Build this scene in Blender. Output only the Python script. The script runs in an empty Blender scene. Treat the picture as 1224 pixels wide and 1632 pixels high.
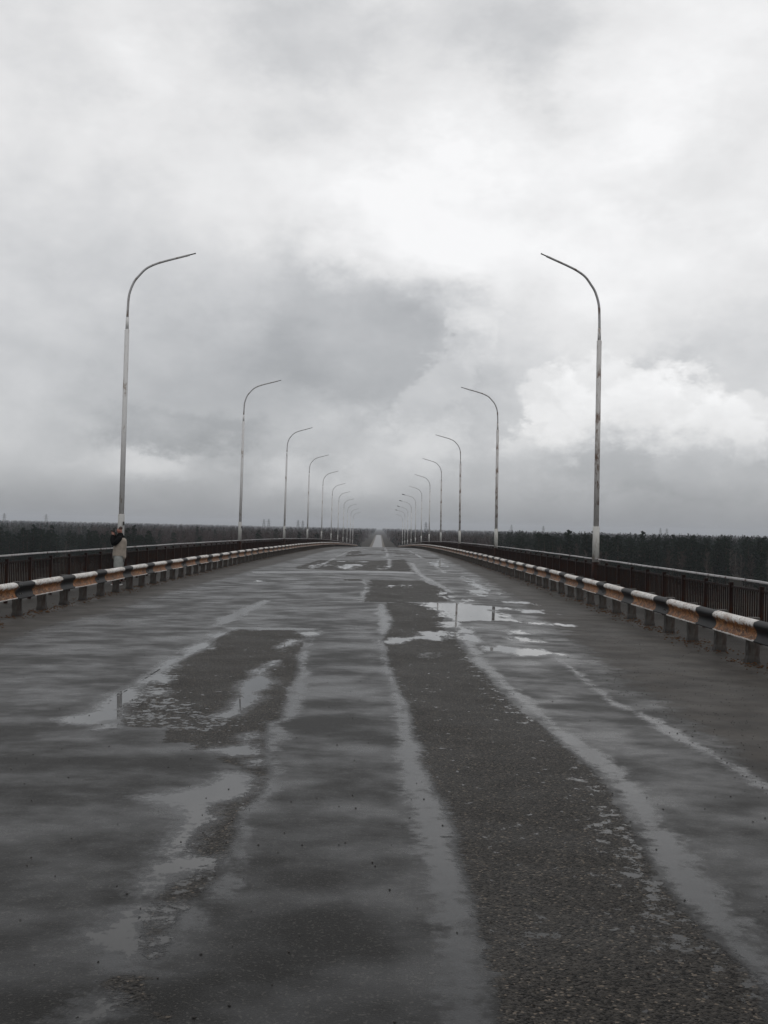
import bpy, bmesh, math, random
import numpy as np
from mathutils import Vector, Matrix, noise as mnoise
R = math.radians
random.seed(7); rng = np.random.default_rng(7)
scene = bpy.context.scene
C = scene.collection
EYE = 1.79

# ------------------------------------------------------------------ camera
cam_data = bpy.data.cameras.new('camera_view')
cam_data.sensor_fit = 'VERTICAL'; cam_data.sensor_height = 36.0
cam_data.lens = 1790.0 / 1632.0 * 36.0
cam_data.clip_start = 0.1; cam_data.clip_end = 40000
cam = bpy.data.objects.new('camera_view', cam_data); C.objects.link(cam)
cam.matrix_world = (Matrix.Translation((0, 0, EYE)) @ Matrix.Rotation(R(-0.05), 4, 'Z')
                    @ Matrix.Rotation(R(90 + 0.80), 4, 'X') @ Matrix.Rotation(R(1.25), 4, 'Z'))
scene.camera = cam
scene.view_settings.view_transform = 'Standard'; scene.view_settings.look = 'None'
scene.view_settings.exposure = 0.0; scene.view_settings.gamma = 1.0
scene.view_settings.use_curve_mapping = False
scene.cycles.use_denoising = True
scene.cycles.max_bounces = 8; scene.cycles.diffuse_bounces = 3; scene.cycles.glossy_bounces = 3
scene.cycles.volume_bounces = 1; scene.cycles.transparent_max_bounces = 6

# ------------------------------------------------------------------ world
SUN_EL, SUN_AZ = R(45), R(165)          # azimuth measured from +Y towards +X
world = bpy.data.worlds.new('World'); scene.world = world; world.use_nodes = True
nt = world.node_tree; nt.nodes.clear()
class NG:
    """small node graph helper"""
    def __init__(s, nt): s.nt = nt
    def n(s, t, **k):
        o = s.nt.nodes.new(t)
        for a, b in k.items(): setattr(o, a, b)
        return o
    def put(s, sock, v):
        if isinstance(v, (int, float)):
            try: sock.default_value = v
            except TypeError: sock.default_value = (v,) * len(sock.default_value)
        elif isinstance(v, (tuple, list)): 
            if len(sock.default_value) == 4 and len(v) == 3: v = (*v, 1)
            sock.default_value = v
        else: s.nt.links.new(v, sock)
    def m(s, op, a, b=0.0, c=0.0, clamp=False):
        o = s.n('ShaderNodeMath', operation=op, use_clamp=clamp)
        s.put(o.inputs[0], a); s.put(o.inputs[1], b); s.put(o.inputs[2], c)
        return o.outputs[0]
    def v(s, op, a, b=(0, 0, 0), c=None, out=0):
        o = s.n('ShaderNodeVectorMath', operation=op)
        s.put(o.inputs[0], a)
        if op == 'SCALE': s.put(o.inputs[3], b)
        else: s.put(o.inputs[1], b)
        if c is not None: s.put(o.inputs[2], c)
        return o.outputs[out]
    def comb(s, x, y, z=0.0):
        o = s.n('ShaderNodeCombineXYZ'); s.put(o.inputs[0], x); s.put(o.inputs[1], y); s.put(o.inputs[2], z)
        return o.outputs[0]
    def sep(s, a):
        o = s.n('ShaderNodeSeparateXYZ'); s.put(o.inputs[0], a); return o.outputs
    def noise(s, vec, scale, detail=4.0, rough=0.5, col=False, dist=0.0):
        o = s.n('ShaderNodeTexNoise'); s.put(o.inputs['Vector'], vec); s.put(o.inputs['Scale'], scale)
        s.put(o.inputs['Detail'], detail); s.put(o.inputs['Roughness'], rough); s.put(o.inputs['Distortion'], dist)
        return o.outputs[1 if col else 0]
    def voro(s, vec, scale, out=0, feature='F1'):
        o = s.n('ShaderNodeTexVoronoi', feature=feature); s.put(o.inputs['Vector'], vec); s.put(o.inputs['Scale'], scale)
        return o.outputs[out]
    def mr(s, val, a, b, c=0.0, d=1.0, smooth=False):
        o = s.n('ShaderNodeMapRange'); o.interpolation_type = 'SMOOTHSTEP' if smooth else 'LINEAR'
        for i, q in enumerate((val, a, b, c, d)): s.put(o.inputs[i], q)
        return o.outputs[0]
    def mix(s, f, a, b):
        o = s.n('ShaderNodeMix', data_type='RGBA')
        s.put(o.inputs[0], f); s.put(o.inputs[6], a); s.put(o.inputs[7], b); return o.outputs[2]
    def fmix(s, f, a, b):
        o = s.n('ShaderNodeMix', data_type='FLOAT')
        s.put(o.inputs[0], f); s.put(o.inputs[2], a); s.put(o.inputs[3], b); return o.outputs[0]
    def ramp(s, f, pts):
        o = s.n('ShaderNodeValToRGB'); s.put(o.inputs[0], f); e = o.color_ramp.elements
        while len(e) > 1: e.remove(e[-1])
        e[0].position = pts[0][0]; e[0].color = (*pts[0][1], 1)
        for p, c in pts[1:]:
            q = e.new(p); q.color = (*c, 1)
        return o.outputs[0]

g = NG(nt)
dirv = g.n('ShaderNodeTexCoord').outputs['Generated']
dx, dy, dz = g.sep(dirv)
az = g.m('MULTIPLY', g.m('ARCTAN2', dx, dy), 57.2958)
el = g.m('MULTIPLY', g.m('ARCSINE', dz), 57.2958)
P = g.comb(az, el, 0)
Nv = g.v('MULTIPLY', dirv, (1, 1, 1.6))
big = g.v('SCALE', g.v('SUBTRACT', g.noise(Nv, 7.0, 7, 0.55, col=True), (0.5, 0.5, 0.5)), 9.0)
fine = g.v('SCALE', g.v('SUBTRACT', g.noise(Nv, 26.0, 9, 0.68, col=True), (0.5, 0.5, 0.5)), 4.5)
PW = g.v('ADD', P, g.v('ADD', g.v('MULTIPLY', big, (1, .6, 0)), g.v('MULTIPLY', fine, (1, .8, 0))))
base = g.ramp(g.mr(el, 0, 30), [(0, (.27,)*3), (.04, (.37,)*3), (.09, (.52,)*3), (.17, (.61,)*3), (.27, (.65,)*3), (.4, (.68,)*3), (.6, (.75,)*3), (.9, (.76,)*3), (1, (.72,)*3)])
# azimuth deg, elevation deg, half widths, amplitude, crispness of the cloud's edge
CLOUDS = [(0.6, 15.4, 10.6, 3.5, 0.16, 0.0), (9.5, 16.0, 11.2, 6.1, 0.18, 0.0), (16.4, 21.8, 6.7, 6.4, 0.14, 0), (-11.3, 21.7, 3.5, 1.9, 0.08, 0), (-12.5, 19.1, 2.6, 3.5, 0.06, 0), (12.1, 11.7, 10.6, 4.2, 0.1, 0), (9.3, 5.5, 3.2, 2.4, 0.13, 0.7), (11.7, 6.2, 3.5, 3.0, 0.15, 0.7), (14.2, 5.5, 3.2, 2.6, 0.13, 0.7), (16.7, 4.5, 3.2, 2.6, 0.12, 0.7), (18.6, 5.0, 2.6, 2.4, 0.12, 0.7), (7.6, 4.5, 2.4, 1.9, 0.09, 0.7), (15.2, 6.5, 1.9, 1.5, 0.06, 0.7), (2.7, 6.5, 2.2, 2.6, 0.07, 0.7), (3.8, 9.0, 1.7, 2.2, 0.06, 0.7), (1.7, 4.5, 2.6, 1.8, 0.1, 0.2), (-11.4, 2.9, 3.8, 1.0, 0.1, 0.1), (-2.9, 2.7, 2.9, 1.0, 0.07, 0), (-1.4, 9.2, 6.4, 4.4, -0.12, 0.42), (-7.5, 9.0, 7.5, 5.0, -0.06, 0.3), (1.6, 11.0, 3.4, 3.0, -0.07, 0.3), (-4.5, 13.1, 4.2, 2.6, -0.08, 0.2), (-9.7, 6.9, 7.0, 3.2, -0.09, 0), (-10.2, 4.9, 4.8, 1.4, -0.08, 0.4), (-3.1, 24.0, 4.5, 2.4, -0.10, 0.3), (7.2, 23.9, 4.0, 2.6, -0.11, 0.15), (8.0, 20.9, 1.8, 2.0, -0.07, 0.1), (14.4, 17.0, 4.2, 1.9, -0.11, 0.2), (17.0, 19.6, 2.2, 1.8, -0.07, 0), (-16.4, 9.4, 7.0, 5.4, -0.04, 0), (12.2, 3.3, 8.3, 1.5, -0.09, 0.1), (4.3, 6.5, 2.2, 1.9, -0.07, 0.2), (14.6, 7.7, 1.9, 1.4, -0.06, 0.2), (-5.8, 4.4, 4.5, 1.9, -0.05, 0.1), (0.5, 6.4, 3.8, 2.2, -0.05, 0.1)]
lum = g.sep(base)[0]
for (a, e, ra, re, amp, crisp) in CLOUDS:
    q = g.v('MULTIPLY', g.v('SUBTRACT', PW, (a, e, 0)), (1 / ra, 1 / re, 0))
    L = g.v('LENGTH', q, out=1)
    amp *= 1.2
    w = g.mr(L, 1.45 - .75 * crisp, crisp * 0.9, 0.0, 1.0, smooth=True)
    if crisp > .6: w = g.m('MULTIPLY', w, g.mr(g.sep(q)[1], -1.0, .35))      # lit heads, grey bases
    lum = g.m('MULTIPLY_ADD', w, amp, lum)
wisp = g.m('SUBTRACT', g.noise(Nv, 11.0, 8, 0.58), 0.5)
lum = g.m('MULTIPLY', lum, g.m('MULTIPLY_ADD', wisp, 0.55, 1.02))
knee = g.m('MAXIMUM', g.m('SUBTRACT', lum, .80), 0.0)        # soft shoulder: thick bright cloud never quite clips
lum = g.m('SUBTRACT', lum, g.m('MULTIPLY', knee, .30))
lum = g.m('MINIMUM', lum, 0.98)
tint = g.mix(g.mr(lum, 0.3, 0.8), (.955, .985, 1.03), (1.0, 1.0, 1.005))
cloud = g.v('SCALE', tint, lum)
bgc = g.n('ShaderNodeBackground'); g.put(bgc.inputs[0], cloud); bgc.inputs[1].default_value = 1.0
sky = g.n('ShaderNodeTexSky', sky_type='NISHITA'); sky.sun_disc = False
sky.sun_elevation = SUN_EL; sky.sun_rotation = SUN_AZ
bgs = g.n('ShaderNodeBackground'); g.put(bgs.inputs[0], sky.outputs[0]); bgs.inputs[1].default_value = 0.08
cover = g.n('ShaderNodeMixShader'); g.put(cover.inputs[0], 0.96)
nt.links.new(bgs.outputs[0], cover.inputs[1]); nt.links.new(bgc.outputs[0], cover.inputs[2])
wo = g.n('ShaderNodeOutputWorld'); nt.links.new(cover.outputs[0], wo.inputs[0])

sun_data = bpy.data.lights.new('sun', 'SUN'); sun_data.energy = 0.5; sun_data.angle = R(40); sun_data.color = (1, .97, .93)
sun = bpy.data.objects.new('sun', sun_data); C.objects.link(sun)
sd = Vector((math.sin(SUN_AZ) * math.cos(SUN_EL), math.cos(SUN_AZ) * math.cos(SUN_EL), math.sin(SUN_EL)))
sun.rotation_euler = sd.to_track_quat('Z', 'Y').to_euler()

# ------------------------------------------------------------------ the lie of the land
GZ = -12.2                                    # the plain, far below the bridge
def drop(y):
    t = max(y - 15.0, 0.0)
    return 4.9e-5 * t * t if t < 185 else 4.9e-5 * 185 ** 2 + .01813 * (t - 185)
def drift(y):                                 # the bridge bears very slightly left
    if y < 340: return -5e-6 * y * y
    if y < 808: return -.58 - .0045 * (y - 340)
    return -2.69 - .0027 * (y - 808)
def zr(x, y): return -drop(y) - .01 * abs(x - drift(y) + .8)

# ------------------------------------------------------------------ object helpers
def tag(o, label=None, cat=None, group=None, kind=None):
    if label: o['label'] = label
    if cat: o['category'] = cat
    if group: o['group'] = group
    if kind: o['kind'] = kind
    return o
def empty(name, loc, rz=0.0, scale=None):
    o = bpy.data.objects.new(name, None); o.empty_display_size = .3; C.objects.link(o)
    o.location = loc; o.rotation_euler = (0, 0, rz)
    if scale: o.scale = scale
    return o
def link(name, me, mat=None, parent=None):
    o = bpy.data.objects.new(name, me); C.objects.link(o)
    if mat is not None and not me.materials: me.materials.append(mat)
    if parent: o.parent = parent
    return o
def mesh_np(name, verts, faces, smooth=False):
    """verts Nx3, faces MxK (all the same size)"""
    me = bpy.data.meshes.new(name)
    verts = np.asarray(verts, dtype=np.float32); faces = np.asarray(faces, dtype=np.int32)
    k = faces.shape[1]
    me.vertices.add(len(verts)); me.vertices.foreach_set('co', verts.ravel())
    me.loops.add(faces.size); me.loops.foreach_set('vertex_index', faces.ravel())
    me.polygons.add(len(faces)); me.polygons.foreach_set('loop_start', np.arange(0, faces.size, k, dtype=np.int32))
    me.polygons.foreach_set('loop_total', np.full(len(faces), k, dtype=np.int32))
    if smooth: me.polygons.foreach_set('use_smooth', np.ones(len(faces), dtype=bool))
    me.update(calc_edges=True); me.validate()
    return me
class MB:
    def __init__(s): s.v = []; s.f = []; s.uv = []
    def box(s, c, size, M=None, taper=1.0):
        x, y, z = size[0] / 2, size[1] / 2, size[2] / 2
        b = len(s.v); t = taper
        for (i, j, k) in ((-1,-1,-1),(1,-1,-1),(1,1,-1),(-1,1,-1),(-1,-1,1),(1,-1,1),(1,1,1),(-1,1,1)):
            q = t if k > 0 else 1
            p = Vector((i * x * q, j * y * q, k * z))
            if M is not None: p = M @ p
            s.v.append(tuple(p + Vector(c)))
        for q in ((0,3,2,1),(4,5,6,7),(0,1,5,4),(1,2,6,5),(2,3,7,6),(3,0,4,7)): s.f.append([b + i for i in q])
        return s
    def bar(s, a, b_, w, h=None):
        a = Vector(a); b_ = Vector(b_); d = b_ - a; L = d.length
        Q = d.to_track_quat('Y', 'Z').to_matrix()
        return s.box((a + b_) / 2, (w, L, h or w), Q)
    def tube(s, pts, rad, n=10, cap=True):
        pts = [Vector(p) for p in pts]
        if not hasattr(rad, '__len__'): rad = [rad] * len(pts)
        b0 = len(s.v); ref = None
        for i, p in enumerate(pts):
            d = (pts[min(i + 1, len(pts) - 1)] - pts[max(i - 1, 0)]).normalized()
            if ref is None: ref = Vector((0, 1, 0)) if abs(d.y) < .9 else Vector((1, 0, 0))
            u = (ref - d * ref.dot(d)).normalized(); w = d.cross(u); ref = u
            for k in range(n):
                a = 2 * math.pi * k / n
                s.v.append(tuple(p + (u * math.cos(a) + w * math.sin(a)) * rad[i]))
        for i in range(len(pts) - 1):
            for k in range(n):
                a = b0 + i * n + k; b = b0 + i * n + (k + 1) % n
                s.f.append([a, b, b + n, a + n])
        if cap:
            s.f.append([b0 + k for k in range(n)][::-1]); e = b0 + (len(pts) - 1) * n
            s.f.append([e + k for k in range(n)])
        return s
    def mesh(s, name, smooth=False):
        me = bpy.data.meshes.new(name); me.from_pydata(s.v, [], s.f)
        if smooth:
            for p in me.polygons: p.use_smooth = len(p.vertices) <= 4
        me.update(); return me
    def build(s, name, mat, parent=None, smooth=False): return link(name, s.mesh(name, smooth), mat, parent)
def copy_tree(o, parent=None):
    c = o.copy(); C.objects.link(c)
    if parent: c.parent = parent
    for ch in list(o.children): copy_tree(ch, c)
    return c

# ------------------------------------------------------------------ materials
def mat(name):
    m = bpy.data.materials.new(name); m.use_nodes = True; m.node_tree.nodes.clear()
    g = NG(m.node_tree)
    b = g.n('ShaderNodeBsdfPrincipled'); o = g.n('ShaderNodeOutputMaterial')
    m.node_tree.links.new(b.outputs[0], o.inputs[0])
    g.obj = g.n('ShaderNodeTexCoord').outputs['Object']
    g.b = b
    return m, g
def setb(g, **k):
    names = dict(col='Base Color', rough='Roughness', metal='Metallic', nrm='Normal', spec='Specular IOR Level', ior='IOR')
    for a, b in k.items(): g.put(g.b.inputs[names[a]], b)
def bump(g, h, strength=.5, dist=.01, nrm=None):
    o = g.n('ShaderNodeBump'); g.put(o.inputs['Strength'], strength); g.put(o.inputs['Distance'], dist); g.put(o.inputs['Height'], h)
    if nrm is not None: g.put(o.inputs['Normal'], nrm)
    return o.outputs[0]
def attr(g, name):
    o = g.n('ShaderNodeAttribute', attribute_name=name); return o.outputs['Fac']

def simple(name, c1, c2, scale=8.0, rough=.6, bs=.3, bd=.005, spec=.5, detail=6, metal=0.0):
    m, g = mat(name)
    n = g.noise(g.obj, scale, detail, .6)
    setb(g, col=g.mix(g.mr(n, .35, .65), c1, c2), rough=rough, spec=spec, metal=metal, nrm=bump(g, g.noise(g.obj, scale * 6, 4), bs, bd))
    return m

def rust_paint(name, paint, paint2, rust, amount, scale, rough=.55, spec=.5):
    """worn paint with rust breaking through in vertical smears"""
    m, g = mat(name)
    v = g.v('MULTIPLY', g.obj, (1, 1, .28))
    n = g.noise(v, scale, 8, .65); n2 = g.noise(g.obj, scale * .35, 4)
    f = g.mr(n, .62 - amount, .70 - amount, smooth=True)
    f = g.m('MULTIPLY', f, g.mr(n2, .40, .60, .15, 1))
    c = g.mix(g.noise(v, scale * 2.5, 5, .6), paint, paint2)
    setb(g, col=g.mix(f, c, rust), rough=g.fmix(f, rough, .85), spec=spec, nrm=bump(g, n, .3, .004))
    return m
M = {}
M['pole_grey'] = rust_paint('galvanised_pole', (.74, .74, .74), (.55, .55, .55), (.26, .21, .17), .07, 9.0, .5)
M['pole_worn'] = rust_paint('worn_pole', (.68, .67, .66), (.42, .41, .40), (.16, .11, .085), .14, 7.0, .55)
M['pole_white'] = rust_paint('pole_whitewash', (.46, .46, .45), (.36, .36, .35), (.24, .21, .18), .05, 8.0, .6)
M['pole_fresh'] = rust_paint('fresh_whitewash', (.56, .56, .54), (.40, .40, .38), (.22, .17, .13), .10, 8.0, .6)
M['pole_arm'] = rust_paint('arm_pipe', (.46, .46, .47), (.28, .28, .28), (.15, .11, .09), .10, 10.0, .5)
M['oxide_red'] = rust_paint('oxide_red_paint', (.022, .009, .007), (.011, .006, .0055), (.034, .012, .006), .15, 12.0, .6, .15)
M['oxide_bar'] = rust_paint('dark_railing_paint', (.014, .007, .006), (.007, .005, .005), (.026, .010, .005), .15, 12.0, .6, .12)
M['handrail'] = rust_paint('wet_handrail', (.34, .33, .33), (.20, .19, .19), (.06, .026, .02), .10, 6.0, .35)
M['dark_metal'] = simple('dark_metal', (.02, .02, .02), (.05, .045, .04), 20, .5)

# concrete barrier posts: grey face, rusty wet streaks
m, g = mat('post_concrete')
ox, oy, oz = g.sep(g.obj)
n = g.noise(g.v('MULTIPLY', g.obj, (1, 1, .4)), 7, 8, .65)
base_c = g.mix(g.mr(n, .35, .65), (.022, .019, .016), (.068, .062, .054))
st = g.mr(g.m('ADD', g.noise(g.v('MULTIPLY', g.obj, (1, 1, .25)), 11, 6), g.m('MULTIPLY', oz, .12)), .50, .66, smooth=True)
c = g.mix(g.m('MULTIPLY', st, .85), base_c, (.022, .010, .006))
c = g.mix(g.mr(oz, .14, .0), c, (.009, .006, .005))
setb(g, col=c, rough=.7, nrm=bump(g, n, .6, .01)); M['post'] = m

# guard rail paint: uses the arc position u (metres) and v (0 top .. 1 bottom)
m, g = mat('guard_rail_paint')
u, v = attr(g, 'u'), attr(g, 'v')
wob = g.m('MULTIPLY', g.m('SUBTRACT', g.noise(g.obj, 9, 7, .72), .5), .60)
ph = g.m('FRACT', g.m('DIVIDE', g.m('ADD', u, g.m('MULTIPLY', wob, .30)), 2.9))
black = g.m('MULTIPLY', g.m('GREATER_THAN', ph, .336), 1.0)
black = g.m('SUBTRACT', 1.0, black)
n1 = g.noise(g.v('MULTIPLY', g.obj, (1, .5, 1)), 14, 8, .7)
rust = g.mix(g.m('MULTIPLY', g.mr(n1, .38, .62), g.mr(g.noise(g.obj, 3.2, 5, .6), .34, .60, .25, 1.0)), (.030, .009, .004), (.36, .135, .030))
rust = g.mix(g.mr(g.noise(g.obj, 30, 5, .6), .54, .68), rust, (.44, .27, .12))
white = g.mix(g.mr(g.noise(g.obj, 5, 6), .35, .7), (.66, .65, .63), (.50, .48, .45))
chip = g.m('MAXIMUM', g.mr(g.noise(g.obj, 26, 6, .7), .54, .62), g.mr(g.noise(g.v('MULTIPLY', g.obj, (1, .4, 1)), 7, 7, .7), .53, .65, 0, .7))
white = g.mix(chip, white, (.22, .13, .085))
vw = g.m('ADD', v, wob)
isw = g.m('MAXIMUM', g.mr(vw, .36, .30, smooth=True), g.mr(g.m('ADD', v, g.m('MULTIPLY', wob, .25)), .81, .84, smooth=True))
wcol = g.mix(isw, rust, white)
bcol = g.mix(g.mr(g.noise(g.obj, 18, 6, .65), .60, .72), (.007, .007, .008), (.035, .018, .011))
setb(g, col=g.mix(black, wcol, bcol), rough=g.fmix(black, .6, .5), spec=g.fmix(black, .3, .12), nrm=bump(g, n1, .35, .004)); M['rail'] = m

# ---- wet road
m, g = mat('wet_asphalt')
X = g.obj
nj = g.m('SUBTRACT', g.noise(X, 3.2, 9, .62), .5)
njf = g.m('SUBTRACT', g.noise(X, 14.0, 6, .65), .5)
njg = g.m('SUBTRACT', g.noise(X, 42.0, 5, .65), .5)
yfar = g.mr(g.sep(X)[1], 9.0, 34.0)                   # the paving breaks up in longer pieces further along the deck
nfar = g.m('MULTIPLY', g.m('SUBTRACT', g.noise(g.v('MULTIPLY', X, (1.7, .55, 1)), 1.6, 7, .68), .54), yfar)
def edge_of(name, a, b, w0, w1):
    s = g.m('ADD', g.m('ADD', attr(g, name), g.m('MULTIPLY', nfar, .9)), g.m('ADD', g.m('MULTIPLY', nj, a), g.m('MULTIPLY', njf, b)))
    return g.mr(s, w0, w1, smooth=True)
rgh = edge_of('rough', .16, .24, -.015, .02)
pud = g.m('ADD', g.m('ADD', g.m('MULTIPLY_ADD', nfar, 3.0, attr(g, 'puddle')), g.m('MULTIPLY', nj, .12)), g.m('ADD', g.m('MULTIPLY', njf, .34), g.m('MULTIPLY', njg, .13)))
damp = g.mr(pud, -.16, .0, smooth=True)
pud = g.mr(pud, -.007, .009, smooth=True)
flm = edge_of('film', .32, .30, -.05, .08)
flm = g.m('MAXIMUM', flm, g.m('MULTIPLY', damp, .8))
edg = edge_of('edge', .9, .6, -.12, .35)
crk = g.mr(g.m('ADD', attr(g, 'crack'), g.m('MULTIPLY', njf, .04)), .002, .012, 1.0, 0.0, smooth=True)
# blotches of standing film: big soft, smaller soft
b1 = g.noise(X, .55, 3, .5); b2 = g.noise(X, 1.7, 4, .5); b3 = g.noise(X, 6.0, 4, .6)
b4 = g.noise(g.v('MULTIPLY', X, (.75, 1.15, 1)), 1.5, 6, .62)
blot = g.mr(g.m('ADD', g.m('MULTIPLY', b1, .35), g.m('ADD', g.m('MULTIPLY', b2, .22), g.m('ADD', g.m('MULTIPLY', b3, .08), g.m('MULTIPLY', b4, .35)))), .40, .61, smooth=True)
st1 = g.voro(X, 85, 0); st2 = g.noise(X, 240, 3, .6); st3 = g.voro(X, 38, 0)
stone = g.voro(X, 85, 1)                         # random colour per stone
sr = g.sep(stone)[0]
# shallow water lying between the stones of the rough strips
mott = g.mr(g.m('ADD', attr(g, 'mott'), g.m('MULTIPLY', nj, .5)), -.12, .16)
seep = g.m('MULTIPLY', rgh, g.mr(g.m('ADD', g.m('ADD', g.noise(g.v('MULTIPLY', X, (1, .8, 1)), 11, 9, .72), g.m('MULTIPLY', b2, .25)), g.m('MULTIPLY', mott, .10)), .750, .775, smooth=True))
fines = g.mix(g.mr(g.noise(X, 120, 4, .6), .3, .7), (.0045, .0043, .0040), (.022, .021, .0195))
fines = g.mix(g.m('MULTIPLY', blot, .5), fines, (.016, .0165, .018))
speck = g.mr(g.m('MULTIPLY', sr, g.mr(g.noise(X, 60, 2), .45, .6)), .62, .66)
fines = g.mix(g.m('MULTIPLY', speck, .5), fines, (.07, .066, .06))
coarse = g.mix(g.mr(sr, .1, .95), (.006, .0055, .005), (.052, .047, .041))
coarse = g.mix(g.mr(sr, .955, .965), coarse, (.12, .10, .08))
dirt = g.mix(g.mr(g.noise(X, 1.8, 7, .6), .35, .65), (.032, .029, .026), (.062, .056, .050))
dirt = g.mix(g.mr(g.noise(X, 55, 4, .7), .60, .68), dirt, (.016, .011, .009))
col = g.mix(rgh, fines, coarse)
col = g.mix(edg, col, dirt)
col = g.mix(g.m('MULTIPLY', flm, .8), col, (.030, .031, .033))
col = g.mix(pud, col, (.012, .012, .012)); col = g.mix(seep, col, (.012, .012, .012))
col = g.mix(crk, col, (.003, .003, .003))
grain = g.m('SUBTRACT', g.noise(X, 95, 5, .7), .5)
rou = g.m('ADD', g.fmix(blot, .46, .25), g.m('MULTIPLY', grain, .35))
rou = g.fmix(rgh, rou, g.fmix(g.noise(X, 50, 3), .45, .68))
rou = g.fmix(g.m('MULTIPLY', edg, .9), rou, .62)
rou = g.fmix(flm, rou, .2)
rou = g.fmix(seep, rou, .10); rou = g.fmix(pud, rou, .02)
rou = g.fmix(crk, rou, .9)
wet = g.m('MAXIMUM', pud, seep)
dry = g.m('SUBTRACT', 1.0, wet)
hb = g.m('ADD', g.m('MULTIPLY', st2, .35), g.m('MULTIPLY', g.noise(X, 90, 4, .6), .65))
n_a = bump(g, hb, g.m('MULTIPLY', dry, g.fmix(g.m('MAXIMUM', flm, g.m('MULTIPLY', blot, .7)), .5, .2)), .0035)
hc = g.m('ADD', g.m('SUBTRACT', 1.0, st1), g.m('MULTIPLY', g.m('SUBTRACT', 1.0, st3), .6))
n_b = bump(g, hc, g.m('MULTIPLY', g.m('MULTIPLY', dry, rgh), .7), .008, n_a)
und = g.m('ADD', g.noise(X, 1.3, 3, .4), g.m('MULTIPLY', g.noise(X, 4.5, 3), .3))
n_c = bump(g, und, g.m("MULTIPLY", dry, .5), .012, n_b)
n_c = bump(g, rgh, g.m('MULTIPLY', dry, .6), .006, n_c)
n_d = bump(g, g.m('MULTIPLY', crk, -1.0), .8, .02, n_c)
setb(g, col=col, rough=rou, nrm=n_d, ior=g.m('ADD', g.fmix(wet, g.fmix(flm, g.fmix(blot, 1.14, 1.225), 1.215), g.fmix(pud, 1.20, 1.30)), g.m('MULTIPLY', g.m('MULTIPLY', dry, grain), .16)), spec=.5)
M['road'] = m

m, g = mat('dirty_concrete_walk')
n = g.noise(g.obj, 1.4, 8, .65)
c = g.mix(g.mr(n, .35, .65), (.016, .0135, .0115), (.036, .032, .027))
c = g.mix(g.mr(g.noise(g.obj, 22, 6, .7), .56, .66), c, (.020, .012, .008))
setb(g, col=c, rough=.7, nrm=bump(g, g.noise(g.obj, 30, 6, .7), .6, .012), spec=.22); M['walk'] = m
M['deck'] = simple('bridge_concrete', (.16, .155, .15), (.24, .235, .225), 1.2, .8)
m, g = mat('plain_grass')
c = g.mix(g.mr(g.noise(g.obj, .02, 8, .65), .38, .62), (.020, .016, .012), (.036, .030, .021))
c = g.mix(g.mr(g.noise(g.obj, .15, 6, .6), .5, .7), c, (.014, .016, .010))
setb(g, col=c, rough=.95, spec=.1); M['plain'] = m
M['far_road'] = simple('far_asphalt', (.11, .11, .115), (.15, .15, .155), .05, .45, .1)
M['verge'] = simple('sandy_verge', (.085, .070, .055), (.12, .10, .08), .1, .9, .1)
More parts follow.
